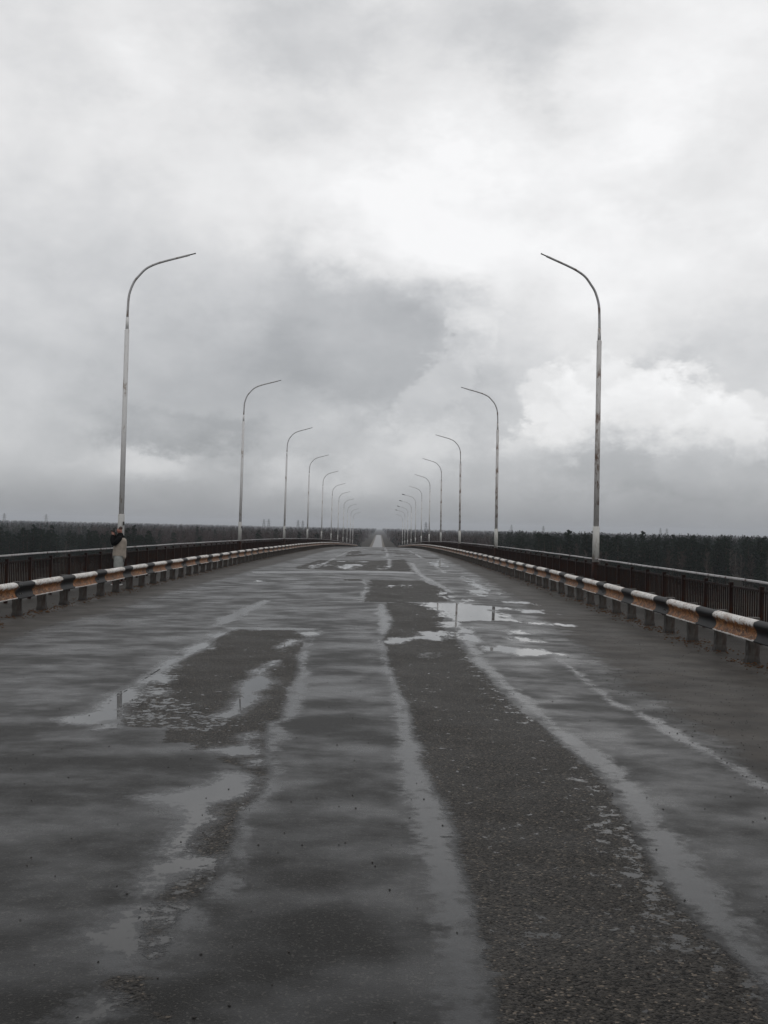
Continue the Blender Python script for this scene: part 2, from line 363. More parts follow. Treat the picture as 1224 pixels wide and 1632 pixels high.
ROUGH=[[(0.07,26.97),(0.12,24.89),(0.23,22.18),(0.18,20.34),(0.03,18.32),(0.08,16.81),(0.11,15.45),(0.12,14.62),(0.18,13.53),(0.21,12.5),(0.29,11.62),(0.31,10.67),(0.3,9.86),(0.37,9.31),(0.32,8.8),(0.38,8.14),(0.4,7.81),(0.45,7.22),(0.46,6.84),(0.48,6.63),(0.45,6.31),(0.46,6.08),(0.47,5.81),(0.48,5.52),(0.47,5.29),(0.47,5.09),(0.46,4.82),(0.47,4.65),(0.47,4.4),(0.46,4.13),(0.44,3.88),(1.41,3.91),(1.47,4.2),(1.57,4.62),(1.54,5),(1.48,5.45),(1.5,6.04),(1.58,7.08),(1.65,8.22),(1.63,8.88),(1.57,9.72),(1.5,10.71),(1.42,11.33),(1.37,11.99),(1.35,13.07),(1.33,13.97),(1.27,15.44),(1.29,16.73),(1.26,18.23),(1.33,19.49),(1.17,20.02),(1.13,21.51),(1.32,22.81),(1.28,25.4),(0.88,27.31),(0.48,27.5)],
[(-2.55,19.48),(-2.2,19.25),(-1.52,19.46),(-1.2,18.46),(-1.15,16.57),(-1.08,15.04),(-0.98,13.58),(-1.01,12.53),(-0.95,11.36),(-0.9,10.4),(-1,10.17),(-0.96,9.48),(-0.87,8.8),(-0.83,8.35),(-0.76,7.95),(-0.8,8.4),(-0.77,7.68),(-0.8,7.33),(-0.85,7.01),(-0.81,6.5),(-0.8,6.1),(-0.8,5.81),(-0.83,5.58),(-0.87,5.33),(-0.91,5.14),(-0.88,4.88),(-0.87,4.65),(-0.93,4.6),(-0.98,4.74),(-1.04,5.05),(-1.04,5.36),(-1.02,5.6),(-0.93,5.8),(-0.96,6.09),(-1.04,6.17),(-1.06,6.62),(-1.01,6.86),(-1.08,7.16),(-0.97,7.32),(-0.88,7.44),(-0.88,7.99),(-1.01,8.32),(-1.2,8.53),(-1.28,8.83),(-1.19,8.79),(-0.98,8.88),(-1.1,9.12),(-1.22,9.03),(-1.44,8.97),(-1.54,9.22),(-1.74,9.25),(-1.81,9.52),(-1.85,9.91),(-2.26,9.93),(-2.38,10.41),(-2.56,11.24),(-2.51,11.65),(-2.59,12.09),(-2.6,12.72),(-2.65,13.81),(-2.65,14.22),(-2.6,15.61),(-2.52,16.15),(-2.62,17.61)],
[(-1.05,4.47),(-0.88,4.47),(-0.85,4.42),(-0.9,4.38),(-0.84,4.25),(-0.93,4.14),(-0.99,4.26),(-1.05,4.41)],
[(-0.79,4.21),(-0.75,4.16),(-0.72,4.01),(-0.78,4.01)],
[(-0.48,39.04),(0.46,39.55),(1.84,39.72),(1.95,34.52),(1.88,29.4),(1.89,28.33),(0.58,27.45),(-0.43,27.11),(-0.46,28.21),(-0.34,33.14)],
[(-3.91,52.53),(-3.62,64.34),(-0.46,64.71),(1.44,70.92),(1.4,56.02),(1.34,48.23),(0.02,48.29),(-1.81,47.71),(-3.79,49.1)],
[(-2.96,95.71),(-2.08,103.61),(-1.12,77.72),(-2.42,74.12)],
[(-1.27,39.33),(-0.63,39.59),(-0.63,37.98),(-1.22,37.76)]]
PUDDLE=[[(-2.55,19.48),(-2.59,17.62),(-2.56,16.42),(-2.58,15.49),(-2.67,14.43),(-2.64,13.92),(-2.58,13.44),(-2.39,12.95),(-2.42,12.74),(-2.63,12.89),(-2.62,12.48),(-2.57,12.01),(-2.46,11.52),(-2.53,11.12),(-2.38,10.41),(-2.54,10.07),(-2.76,10.06),(-2.91,10.26),(-2.71,10.73),(-2.76,11.64),(-2.75,12.07),(-2.74,13.06),(-2.73,13.97),(-2.81,14.64),(-2.73,15.35),(-2.77,16.97),(-2.72,18.27),(-2.66,19)],
[(-2.46,12.1),(-2.32,12.11),(-2.26,11.89),(-2.35,11.74)],
[(-2.45,9.92),(-2.39,10.1),(-2.29,9.93),(-2.44,9.82)],
[(-1.51,16.67),(-1.44,17.75),(-1.27,18.04),(-1.24,17.61),(-1.4,16.83),(-1.4,16.05)],
[(-1.53,18.78),(-1.29,19.26),(-1.01,18.66),(-1.26,18.28)],
[(-1.45,14.77),(-1.4,14.89),(-1.42,14.09),(-1.37,13.93),(-1.36,13.36),(-1.24,12.84),(-1.24,12.35),(-1.35,12.11),(-1.22,11.75),(-1.27,11.27),(-1.32,10.95),(-1.31,10.6),(-1.42,10.42),(-1.54,10.52),(-1.45,10.94),(-1.47,11.46),(-1.45,11.81),(-1.57,12.32),(-1.54,12.99),(-1.47,13.35),(-1.53,13.92),(-1.43,14.09)],
[(-1.32,8.98),(-1.1,9.12),(-1.07,9.25),(-0.94,8.88),(-0.95,8.8),(-1.15,8.75)],
[(-1.13,9.57),(-1.09,9.71),(-1.03,9.52),(-1.1,9.38)],
[(-0.95,8.53),(-0.9,8.61),(-0.87,8.48),(-0.92,8.39)],
[(-1.55,7.38),(-1.34,7.45),(-1.28,7.56),(-1.15,7.75),(-1.08,7.98),(-1.09,8.14),(-1,8.11),(-0.89,7.96),(-0.93,7.79),(-0.86,7.68),(-0.89,7.47),(-1,7.3),(-1.08,7.26),(-1.07,7),(-1,6.86),(-1.06,6.65),(-1.08,6.41),(-1.06,6.22),(-1.1,6.12),(-1.13,6.14),(-1.13,6.49),(-1.14,6.81),(-1.2,7.1),(-1.43,7.28)],
[(-1.02,6.09),(-0.97,6.02),(-0.84,6.04),(-0.82,5.99),(-0.88,5.88),(-0.95,5.8),(-1.02,5.87),(-1.07,5.6),(-1.1,5.47),(-1.14,5.73),(-1.14,5.87),(-1.08,6.01)],
[(-1.13,5.25),(-1.06,5.16),(-1.04,4.97),(-1.04,4.92),(-1,4.81),(-1,4.67),(-0.95,4.64),(-1,4.65),(-1.07,4.76),(-1.13,4.77),(-1.23,4.89),(-1.17,5.02)],
[(-1.04,5.27),(-1.03,5.28),(-1.04,5.19),(-1.06,5.2)],
[(-0.96,5.27),(-0.92,5.3),(-0.93,5.06),(-0.97,5.13)],
[(-0.95,4.8),(-0.9,4.88),(-0.9,4.81),(-0.92,4.73)],
[(-1.01,4.24),(-0.97,4.19),(-0.98,4.14),(-1.04,4.03),(-1.04,4.07)],
[(0.07,17.7),(0.17,18.39),(0.59,18.87),(0.68,19.65),(1.17,20.02),(1.22,19.08),(1.09,18.69),(0.96,18.14),(0.74,18.4),(0.39,17.96),(0.23,17.43)],
[(0.93,27.33),(2.14,28.15),(2.37,27.27),(3.02,26.85),(3.05,25.85),(2.42,25.71),(2.57,25.33),(2.69,23.9),(2.76,22.6),(2.13,22.51),(1.61,22.17),(1.65,18.87),(1.59,18.17),(1.4,18.28),(1.29,18.58),(1.45,20.11),(1.43,20.73),(1.14,20.84),(1.13,21.51),(1.34,22.31),(1.34,23.9),(1.27,25.07),(1.03,25.94)],
[(2.25,20.39),(2.6,20.72),(2.65,19.94),(2.3,19.7)],
[(2.2,19.3),(2.45,19.49),(2.6,18.49),(2.3,18.3),(2.18,18.69)],
[(1.54,17.23),(1.82,17.76),(2.23,17.43),(2.49,17.51),(2.61,16.83),(2.34,16.43),(2.07,16.41),(1.85,16.89),(1.6,16.87)],
[(2.62,16.78),(2.73,16.97),(2.79,16.61),(2.66,16.52)],
[(3.09,26.2),(3.71,26.14),(3.83,25.06),(3.2,25.16)],
[(2.76,22.6),(3.28,22.56),(3.75,22.16),(3.58,21.81),(2.91,22.17)],
[(3.04,29.4),(3.69,29.06),(3.77,27.7),(3.22,28.67)],
[(1.82,33.88),(1.91,28.59),(1.79,28.29),(1.76,33.84)],
[(2.16,29.56),(2.4,28.84),(2.16,28.48)],
[(2.6,34.34),(3.32,35.38),(3.38,32.79),(2.71,31.22),(2.59,32.67)],
[(-0.1,34.48),(0.62,36.24),(0.66,34.96),(0.15,34.02)],
[(3.2,44.69),(3.38,43.84),(3.4,34.21),(2.99,31.84),(2.98,35.14),(3.11,39.35)],
[(2.46,60.83),(3.68,71.76),(3.31,56.33),(2.74,57.44)],
[(-3.54,52.68),(-3.16,56.18),(-2.92,55.57),(-3.16,49.87)],
[(-2.08,54.87),(-1.74,56.77),(-0.82,57.15),(-1.41,49.13),(-1.86,48.97)],
[(-2.91,56.29),(-2.71,56.37),(-2.59,53.04)],
[(-4.36,37.55),(-4.06,37.94),(-4.03,36.44)],
[(0.57,16.2),(0.69,16.34),(0.62,15.75),(0.58,15.74)]]
FILM=[[(-0.98,19.41),(-1.06,18.3),(-0.99,15.78),(-0.93,14.39),(-0.8,13.6),(-0.88,13.04),(-0.79,12.23),(-0.8,11.51),(-0.74,10.53),(-0.9,10.18),(-0.79,9.68),(-0.79,9.4),(-0.84,9.31),(-0.79,8.65),(-0.73,8.3),(-0.68,7.96),(-0.73,8.56),(-0.72,8),(-0.68,7.58),(-0.74,7.18),(-0.78,6.82),(-0.71,6.51),(-0.73,6.11),(-0.69,5.89),(-0.66,5.59),(-0.72,5.37),(-0.79,5.34),(-0.8,5.61),(-0.75,5.88),(-0.8,6.18),(-0.8,6.5),(-0.87,6.82),(-0.78,7.39),(-0.77,7.93),(-0.82,8.55),(-0.78,7.95),(-0.84,8.65),(-0.92,9.13),(-0.93,9.67),(-1.01,10.17),(-0.9,10.51),(-0.94,11.23),(-0.92,11.78),(-0.94,12.86),(-1.04,14.17),(-1.15,15.27),(-1.15,16.02),(-1.09,16.3),(-1.12,17.79),(-1.12,18.83)],
[(-0.11,26.89),(0.07,26.97),(0.12,24.89),(0.23,22.18),(0.18,20.34),(0.03,18.32),(0.08,16.81),(0.11,15.45),(0.12,14.62),(0.18,13.53),(0.21,12.5),(0.29,11.62),(0.31,10.67),(0.3,9.86),(0.37,9.31),(0.32,8.8),(0.38,8.14),(0.4,7.81),(0.45,7.22),(0.48,6.63),(0.46,6.08),(0.48,5.52),(0.47,5.09),(0.47,4.65),(0.47,4.4),(0.44,3.88),(0.26,3.87),(0.29,4.57),(0.29,5.15),(0.26,5.5),(0.24,6.23),(0.22,6.96),(0.18,7.69),(0.14,8.77),(0.17,10.47),(0.11,12.97),(0.02,15.43),(-0.03,19.06),(-0.09,23.18)],
[(1.3,18.24),(1.55,18.49),(1.5,17.07),(1.48,15.5),(1.54,14.73),(1.53,13.46),(1.6,12.63),(1.67,11.77),(1.68,10.89),(1.69,10.45),(1.78,10.05),(1.84,9.41),(1.89,8.75),(1.89,7.69),(1.82,7.11),(1.83,6.68),(1.76,6.07),(1.76,5.66),(1.75,5.22),(1.71,4.77),(1.57,4.38),(1.57,4.62),(1.55,5.04),(1.52,5.54),(1.53,6.16),(1.62,7.08),(1.69,8.33),(1.63,8.88),(1.57,9.72),(1.58,10.99),(1.47,11.73),(1.41,12.75),(1.39,13.98),(1.26,15.21),(1.3,16.2)],
[(2.54,16.54),(2.58,16.04),(2.59,14.88),(2.58,13.7),(2.59,12.85),(2.56,12.23),(2.77,11.13),(2.82,9.99),(2.84,9.31),(2.88,8.29),(2.82,7.81),(2.76,8.28),(2.73,9.29),(2.61,10.26),(2.6,11.47),(2.43,11.92),(2.5,12.99),(2.52,14.06),(2.51,15.08)],
[(1.59,66.37),(1.39,50.05),(1.49,38.24),(2.09,31.35),(2.03,37.87),(1.64,46.61),(1.77,60.05)],
[(-0.61,38.31),(-0.37,33.7),(-0.47,27.4),(-0.54,27.06),(-0.55,33.01)],
[(-2.25,19.57),(-1,19.49),(-0.99,19.3),(-2.23,19.34)],
[(-2.84,19.84),(-1.07,19.83),(-1.05,19.46),(-2.78,19.48)],
[(-5.27,45.35),(1.34,48.23),(1.38,46.39),(-5.07,43.65)],
[(-3.17,21.73),(-2.88,27.58),(-2.63,26.91),(-2.72,21.06),(-2.93,19.71)],
[(-1.14,4.77),(-1.04,4.73),(-0.97,4.62),(-0.78,4.52),(-0.82,4.44),(-0.88,4.48),(-1.06,4.48),(-1.09,4.39),(-1.16,4.62)],
[(-0.92,5.19),(-0.84,5.3),(-0.75,5.14),(-0.74,4.99),(-0.83,4.96),(-0.89,5)]]
MOTT=[[(1.61,8.64),(1.69,8.33),(1.65,7.24),(1.55,6.05),(1.55,5.54),(1.58,5.04),(1.6,4.56),(1.49,4.26),(1.4,4.55),(1.3,5.02),(1.09,5.41),(1.12,5.9),(1.3,6.49),(1.37,7.71)],
[(1.19,5.9),(1.32,5.34),(1.39,4.95),(1.26,4.87),(1.12,5.41)],
[(0.6,5.02),(0.71,5.07),(0.77,5),(0.64,4.84)],
[(1.07,5.48),(1.21,5.63),(1.25,5.41),(1.19,5.19),(1.1,5.39)],
[(-2.8,12.11),(-2.66,14.67),(-2.12,11.72),(-1.28,10.26),(-1.36,9.63),(-2.22,9.88)],
[(-1.07,6.09),(-0.81,6.17),(-0.78,5.61),(-0.91,5.25),(-0.99,4.88),(-1.05,5.41)],
[(1.33,18.25),(1.47,16.78),(1.44,13.99),(1.5,12.02),(1.55,10.75),(1.4,10.5),(1.29,11.7),(1.21,13.75),(1.17,15.9)]]
EDGE=[[(-5.5,16.29),(-5.61,18.42),(-5.61,20.65),(-5.36,22.51),(-5.55,27.08),(-5.49,31.96),(-5.35,37.15),(-5.23,49.76),(-4.89,67.98),(-4.92,111.29),(-3.83,139.41)],
[(2.88,7.39),(2.88,8.29),(2.88,9.44),(2.88,10.63),(2.96,12.16),(2.95,13.9),(3.03,16.24),(3.17,19.01),(3.26,22.9),(3.35,26.96),(3.56,33.18),(3.76,41.6),(3.91,53.26),(4.16,81.79),(5.07,137.92)]]
CRACK=[[(-2.72,13.97),(-2.71,13.24),(-2.75,12.55),(-2.69,11.71),(-2.71,11.36)],
[(-5.48,34.14),(-5.49,31.96),(-5.37,28.93),(-5.43,26.86)],
[(-4.54,18.76),(-4.31,18.43),(-4.18,18.09)],
[(0.36,6.59),(0.47,6.6)],
[(-5.61,17.18),(-5.81,18.73)],
[(-5.78,18.97),(-5.71,20.23)],
[(-1.06,5.13),(-1.02,4.88),(-0.96,4.81)],
[(-1.04,4.36),(-1.02,4.23),(-1.06,4.08)]]
# ------------------------------------------------------------------ road surface with its patches (metres on the road)
def seg_dist(px, py, poly, closed):
    pts = np.array(poly, dtype=np.float32); nn = len(pts)
    best = np.full(px.shape, 1e9, dtype=np.float32); inside = np.zeros(px.shape, dtype=bool)
    for i in range(nn if closed else nn - 1):
        a = pts[i]; b = pts[(i + 1) % nn]; d = b - a; L = float(d @ d) + 1e-12
        t = np.clip(((px - a[0]) * d[0] + (py - a[1]) * d[1]) / L, 0, 1)
        q = (px - a[0] - t * d[0]) ** 2 + (py - a[1] - t * d[1]) ** 2
        np.minimum(best, q, out=best)
        if closed and a[1] != b[1]:
            c = ((a[1] > py) != (b[1] > py)) & (px < (b[0] - a[0]) * (py - a[1]) / (b[1] - a[1]) + a[0])
            inside ^= c
    best = np.sqrt(best)
    return np.where(inside, best, -best) if closed else best
def field(polys, GX, GY, ys):
    out = np.full(GX.shape, -1.0, dtype=np.float32)
    for p in polys:
        lo = min(q[1] for q in p) - 1.0; hi = max(q[1] for q in p) + 1.0
        a, b = np.searchsorted(ys, lo), np.searchsorted(ys, hi)
        if b <= a: continue
        s = seg_dist(GX[a:b], GY[a:b], p, True)
        out[a:b] = np.maximum(out[a:b], s)
    return np.clip(out, -1, 1)
ys = [1.0]
while ys[-1] < 420: ys.append(ys[-1] + max(.035, .0055 * ys[-1]))
ys = np.array(ys); xs = np.arange(-6.95, 5.36, .055)
XL, XR = xs[0], xs[-1]
GX0, GY = np.meshgrid(xs, ys); ny, nx = GX0.shape
dr = np.array([drift(y) for y in ys]); zz = np.array([-drop(y) for y in ys])
GX = GX0 + dr[:, None]
GZr = zz[:, None] - .01 * np.abs(GX0 + .8)
V = np.stack([GX, GY, GZr], -1).reshape(-1, 3)
ii = (np.arange(ny - 1)[:, None] * nx + np.arange(nx - 1)[None, :]).ravel()
Fq = np.stack([ii, ii + 1, ii + 1 + nx, ii + nx], -1)
road_me = mesh_np('road', V, Fq, smooth=True)
# patches beyond the ones traced: resurfaced squares and pools towards the crest
r2 = np.random.default_rng(3)
FAR_R, FAR_P, FAR_F = [], [], []
for k in range(16):
    y0 = r2.uniform(75, 150); x0 = r2.uniform(-4.5, 3); w = r2.uniform(.6, 2.4); h = r2.uniform(2, 9)
    FAR_R.append([(x0, y0), (x0 + w, y0 + .3), (x0 + w, y0 + h), (x0, y0 + h)])
for k in range(34):
    y0 = r2.uniform(48, 150); x0 = r2.uniform(-4.5, 3.6); w = r2.uniform(.15, .9); h = r2.uniform(.5, 2.5)
    FAR_P.append([(x0 - w / 2, y0), (x0 + w / 2, y0 + h * .2), (x0 + w * .6, y0 + h), (x0 - w * .4, y0 + h * .8)])
for x0 in (-3.1, .25, 2.6):
    for k in range(4):
        y0 = 45 + k * 26 + r2.uniform(0, 8)
        FAR_F.append([(x0, y0), (x0 + .22, y0), (x0 + .35, y0 + 18), (x0 + .05, y0 + 18)])
def put(name, arr):
    a = road_me.attributes.new(name, 'FLOAT', 'POINT'); a.data.foreach_set('value', arr.astype(np.float32).ravel())
put('rough', field(ROUGH + FAR_R, GX, GY, ys))
put('puddle', field(PUDDLE + FAR_P, GX, GY, ys))
put('mott', field(MOTT, GX, GY, ys))
put('film', field(FILM + FAR_F, GX, GY, ys))
eL = np.interp(ys, [p[1] for p in EDGE[0]], [p[0] for p in EDGE[0]]); eR = np.interp(ys, [p[1] for p in EDGE[1]], [p[0] for p in EDGE[1]])
put('edge', np.clip(np.maximum(eL[:, None] - GX, GX - eR[:, None]), -1, 1))
cr = np.full(GX.shape, 1.0, dtype=np.float32)
cracks = list(CRACK)
for (yj, xa, xb) in ((19.62, -2.9, -.3), (26.4, -2.6, 1.2), (46.3, -5, 3.4)): cracks.append([(xa, yj), ((xa + xb) / 2, yj + .04), (xb, yj)])
for k in range(5):                           # short wandering cracks in the paving
    y0 = r2.uniform(4, 40); x0 = r2.uniform(-5, 3); a = r2.uniform(0, 6.28); p = [(x0, y0)]
    for j in range(r2.integers(3, 8)):
        a += r2.normal(0, .6); p.append((p[-1][0] + .12 * math.cos(a), p[-1][1] + .3 * math.sin(a)))
    if k % 2 == 0: cracks.append(p)
for p in cracks:
    lo = min(q[1] for q in p) - .4; hi = max(q[1] for q in p) + .4
    a, b = np.searchsorted(ys, lo), np.searchsorted(ys, hi)
    if b > a: cr[a:b] = np.minimum(cr[a:b], seg_dist(GX[a:b], GY[a:b], p, False))
put('crack', cr)
tag(link('road', road_me, M['road']), 'wet worn asphalt carriageway with puddles and rough patches', 'road', kind='structure')

def strip(name, x0, x1, y0, y1, zf, material, dy=6.0, skirt=None, label=None, cat=None):
    """a strip following the bridge between two offsets; zf(x, y) gives its height"""
    n = max(2, int((y1 - y0) / dy)); yy = np.linspace(y0, y1, n); v = []; f = []
    for y in yy:
        a, b = x0 + drift(y), x1 + drift(y)
        v += [(a, y, zf(a, y)), (b, y, zf(b, y))]
        if skirt: v += [(b, y, zf(b, y) - skirt), (a, y, zf(a, y) - skirt)]
    k = 4 if skirt else 2
    for i in range(n - 1):
        p = i * k; q = p + k
        if skirt: f += [[p, p + 1, q + 1, q], [p + 1, p + 2, q + 2, q + 1], [p + 2, p + 3, q + 3, q + 2], [p + 3, p, q, q + 3]]
        else: f += [[p, p + 1, q + 1, q]]
    if skirt: f += [[0, 3, 2, 1], [4 * (n - 1) + j for j in range(4)]]
    me = bpy.data.meshes.new(name); me.from_pydata(v, [], f); me.update()
    return tag(link(name, me, material), label, cat, kind='structure')
WL, WR = -8.36, 6.53                          # railing and lamp post lines
strip('sidewalk', WL - .45, XL, 1, 420, lambda x, y: zr(x, y) - .0, M['walk'], 3, .25, 'dirty wet footway behind the guard rail on the left', 'footway')
strip('sidewalk', XR, WR + .45, 1, 420, lambda x, y: zr(x, y) - .0, M['walk'], 3, .25, 'dirty wet footway behind the guard rail on the right', 'footway')
strip('bridge_deck', WL - .3, WR + .3, 1, 420, lambda x, y: -drop(y) - .255, M['deck'], 6, 1.3, 'concrete deck slab carrying the road', 'bridge')
# behind the crest the road runs down an embankment to the plain
v = []; f = []
yy = list(np.linspace(420, 790, 38))
for y in yy:
    t = (y - 420) / 370; w = 7.6 * (1 - t) + 4.2 * t; c = drift(y) - .9; z = max(-drop(y), GZ) - .05; hgt = z - GZ + .2
    v += [(c - w - hgt * 1.8, y, GZ - .2), (c - w, y, z), (c + w, y, z), (c + w + hgt * 1.8, y, GZ - .2)]
for i in range(len(yy) - 1):
    for k in range(3): f.append([i * 4 + k, i * 4 + k + 1, i * 4 + k + 5, i * 4 + k + 4])
me = bpy.data.meshes.new('embankment'); me.from_pydata(v, [], f)
tag(link('embankment', me, M['plain']), 'grassy embankment beyond the far end of the bridge', 'embankment', kind='structure')
def far_z(x, y): return max(-drop(y), GZ) + .06 + (0 if y < 1500 else ((y - 1500) / 540) ** 2 * .3)
def far_strip(name, x0, x1, y0, y1, dz, material, label, cat):
    return strip(name, x0, x1, y0, y1, lambda x, y: far_z(x, y) + dz, material, 12, None, label, cat)
far_strip('far_verge', -.9 - 5.6, -.9 + 5.4, 760, 2040, .0, M['verge'], 'pale sandy verge beside the far straight road', 'verge')
far_strip('far_road', -.9 - 3.7, -.9 + 3.7, 420, 2040, .03, M['far_road'], 'pale straight road running away through the woods beyond the bridge', 'road')
gm = MB(); gm.v = [(-8800, -300, GZ), (8800, -300, GZ), (8800, 8800, GZ), (-8800, 8800, GZ)]; gm.f = [[0, 1, 2, 3]]
tag(gm.build('ground', M['plain']), 'flat brown wooded plain below the bridge', 'ground', kind='structure')

# ------------------------------------------------------------------ guard rails
RS = 5.8
prof_n = [(0, .31), (.030, .302), (.070, .285), (.088, .255), (.086, .228), (.066, .198), (.040, .170), (.026, .135), (.028, .095), (.045, .055), (.072, .034), (.088, .020), (.082, .004), (.03, .0)]
def guard_rail(side, x0, label):
    root = empty('guard_rail', (x0, 17, zr(x0, 17)))
    o0 = root.location.copy()
    y = 17 - .0
    ystart = 8.6 + (0.95 if side < 0 else 0.4)
    nsec = int((345 - ystart) / RS)
    arcs = [0.0]
    for i in range(1, len(prof_n)):
        arcs.append(arcs[-1] + math.dist(prof_n[i], prof_n[i - 1]))
    rr = random.Random(5 + side)
    for k in range(nsec):
        a, b = ystart + k * RS, ystart + (k + 1) * RS - .012
        sub = 6 if k < 12 else 2; v = []; f = []; U = []; Vv = []
        dn = rr.uniform(-.012, .012); dz0 = rr.uniform(-.008, .008); n2 = len(prof_n)
        for j in range(sub + 1):
            yy_ = a + (b - a) * j / sub
            if j == sub and k % 2 == 0: yy_ += .10          # lapped joint
            xx = x0 + drift(yy_); sag = rr.uniform(-.004, .004) if k < 12 else 0
            for t in (0, 1):
                for i, (pn, pz) in enumerate(prof_n):
                    nn_ = pn - .004 * t + (.004 if k % 2 == 0 else 0)
                    v.append((xx - side * (nn_ + dn + .10) - o0.x, yy_ - o0.y, zr(x0, yy_) + .36 + pz + dz0 + sag - o0.z))
                    U.append(yy_ - ystart); Vv.append(arcs[i] / arcs[-1])
        st = n2 * 2
        for j in range(sub):
            for i in range(n2 - 1):
                p = j * st + i
                f.append([p, p + 1, p + 1 + st, p + st]); p += n2
                f.append([p, p + st, p + 1 + st, p + 1])
        me = bpy.data.meshes.new('rail_section'); me.from_pydata(v, [], f); me.materials.append(M['rail'])
        for pl in me.polygons: pl.use_smooth = True
        for nm, arr in (('u', U), ('v', Vv)):
            at = me.attributes.new(nm, 'FLOAT', 'POINT'); at.data.foreach_set('value', arr)
        link('rail_section', me, None, root)
        if k < 10:                                           # four bolts at each joint
            for (bz, by) in ((.255, .04), (.255, .14), (.10, .04), (.10, .14)):
                p = (x0 + drift(a) - side * (.10 + .085) - o0.x, a + by - o0.y, zr(x0, a) + .36 + bz - o0.z)
                q = (p[0] - side * .02, p[1], p[2])
                MB().tube([p, q], .017, 8).build('bolt', M['dark_metal'], root)
                p2 = (p[0] + side * .05, p[1], zr(x0, a) + .36 + .300 - o0.z); 
                if bz > .2: MB().tube([p2, (p2[0], p2[1], p2[2] + .014)], .016, 6).build('bolt', M['dark_metal'], root)
    protos = []
    for s in range(4):                                       # four differently worn concrete posts
        mb = MB(); w = .17; rp = random.Random(s * 3 + 1)
        n = 9; H = .66
        for i in range(n + 1):
            z = -.06 + (H + .06) * i / n; fl = 1 + (.22 * max(0, (.10 - z)) / .1 if z < .1 else 0)
            for (cx, cy) in ((-.5, -.35), (-.35, -.5), (.35, -.5), (.5, -.35), (.5, .35), (.35, .5), (-.35, .5), (-.5, .35)):
                mb.v.append((cx * w * fl + rp.uniform(-.005, .005), cy * .15 * fl + rp.uniform(-.005, .005), z))
        for i in range(n):
            for q in range(8): mb.f.append([i * 8 + q, i * 8 + (q + 1) % 8, i * 8 + 8 + (q + 1) % 8, i * 8 + 8 + q])
        mb.f.append([n * 8 + q for q in range(8)])
        protos.append(mb.mesh('post'))
        protos[-1].materials.append(M['post'])
    y = 10.4 if side < 0 else 10.0; rest = MB(); cnt = 0
    while y < 345:
        xx = x0 + drift(y); loc = Vector((xx + side * .02, y, zr(x0, y))) - o0
        if cnt < 100:
            o = link('post', protos[rr.randrange(4)], None, root); o.location = loc
            o.rotation_euler = (rr.uniform(-.03, .03), rr.uniform(-.03, .03), rr.uniform(-.08, .08))
            mb = MB().box((xx - side * .082 - o0.x, y - o0.y, zr(x0, y) + .515 - o0.z), (.036, .12, .17))
            if cnt < 60: mb.build('spacer', M['dark_metal'], o).matrix_parent_inverse = Matrix.Translation(-loc)
        else: rest.box(loc + Vector((0, 0, .3)), (.17, .15, .66))
        y += 1.6 + rr.uniform(-.03, .03); cnt += 1
    o = rest.build('far_posts', M['post'], root); o['kind'] = 'stuff'
    tag(root, label, 'guard rail', 'black and white crash barriers along the bridge')
    return root
guard_rail(-1, -7.0, 'rusty black and white banded crash barrier left of the road, in front of the man')
guard_rail(1, 5.42, 'rusty black and white banded crash barrier along the right edge of the road')

# ------------------------------------------------------------------ outer railings
PIT = 1.667
def railing(side, x0, label):
    ya = 10.9 - PIT * .5 if side < 0 else 9.3
    root = empty('bridge_railing', (x0, ya, zr(x0, ya))); o0 = root.location.copy()
    n = int((345 - ya) / PIT); H = 1.06
    def pt(y, z, dx=0): return Vector((x0 + drift(y) + dx, y, zr(x0, y) + z)) - o0
    # handrail in lengths of three bays
    rr = random.Random(11 + side)
    for k in range(0, n, 6):
        mb = MB(); e = min(k + 6, n); w = .05; pts = []
        for j in range(k, e + 1):
            y = ya + j * PIT; pts.append(pt(y - (.006 if j == e else 0), H + rr.uniform(-.004, .004)))
        for j, p in enumerate(pts):
            for (a, b) in ((-.045, 0), (-.04, .024), (.04, .024), (.045, 0), (.04, -.012), (-.04, -.012)): mb.v.append((p.x + a, p.y, p.z + b))
        for j in range(len(pts) - 1):
            for q in range(6): mb.f.append([j * 6 + q, j * 6 + (q + 1) % 6, j * 6 + 6 + (q + 1) % 6, j * 6 + 6 + q])
        mb.f.append([5, 4, 3, 2, 1, 0]); mb.f.append([len(pts) * 6 - 6 + q for q in range(6)])
        mb.build('handrail', M['handrail'], root)
    far_post = MB(); far_panel = MB()
    for k in range(n + 1):
        y = ya + k * PIT; p = pt(y, H / 2 - .04)
        if k < 100:
            if k == 0:
                pm = MB().box((0, 0, -.01), (.07, .07, H - .04)).box((0, 0, -H / 2 + .03), (.16, .16, .02)).mesh('railing_post'); pm.materials.append(M['oxide_red'])
            o = link('railing_post', pm, None, root); o.location = p; o.rotation_euler = (rr.uniform(-.01, .01), rr.uniform(-.012, .012), 0)
        else: far_post.box(p, (.07, .07, H - .04))
        if k == n: break
        y2 = y + PIT; mb = MB() if k < 100 else far_panel
        for (z, t) in ((.14, .035), (H - .15, .04)): mb.bar(pt(y + .04, z), pt(y2 - .04, z), .03, t)
        nb = 13 if k < 100 else 8
        for j in range(nb):
            yb = y + .04 + (PIT - .08) * (j + .5) / nb
            mb.box(pt(yb, (.14 + H - .15) / 2), (.018 if k < 100 else .03, .022 if k < 100 else .05, H - .33))
        if k < 100: mb.build('bar_panel', M['oxide_bar'], root)
    far_post.build('far_posts', M['oxide_red'], root)['kind'] = 'stuff'
    far_panel.build('far_panels', M['oxide_bar'], root)['kind'] = 'stuff'
    tag(root, label, 'railing', 'dark barred railings on the outer edges of the bridge')
railing(-1, WL, 'dark red barred railing behind the man on the left edge of the bridge')
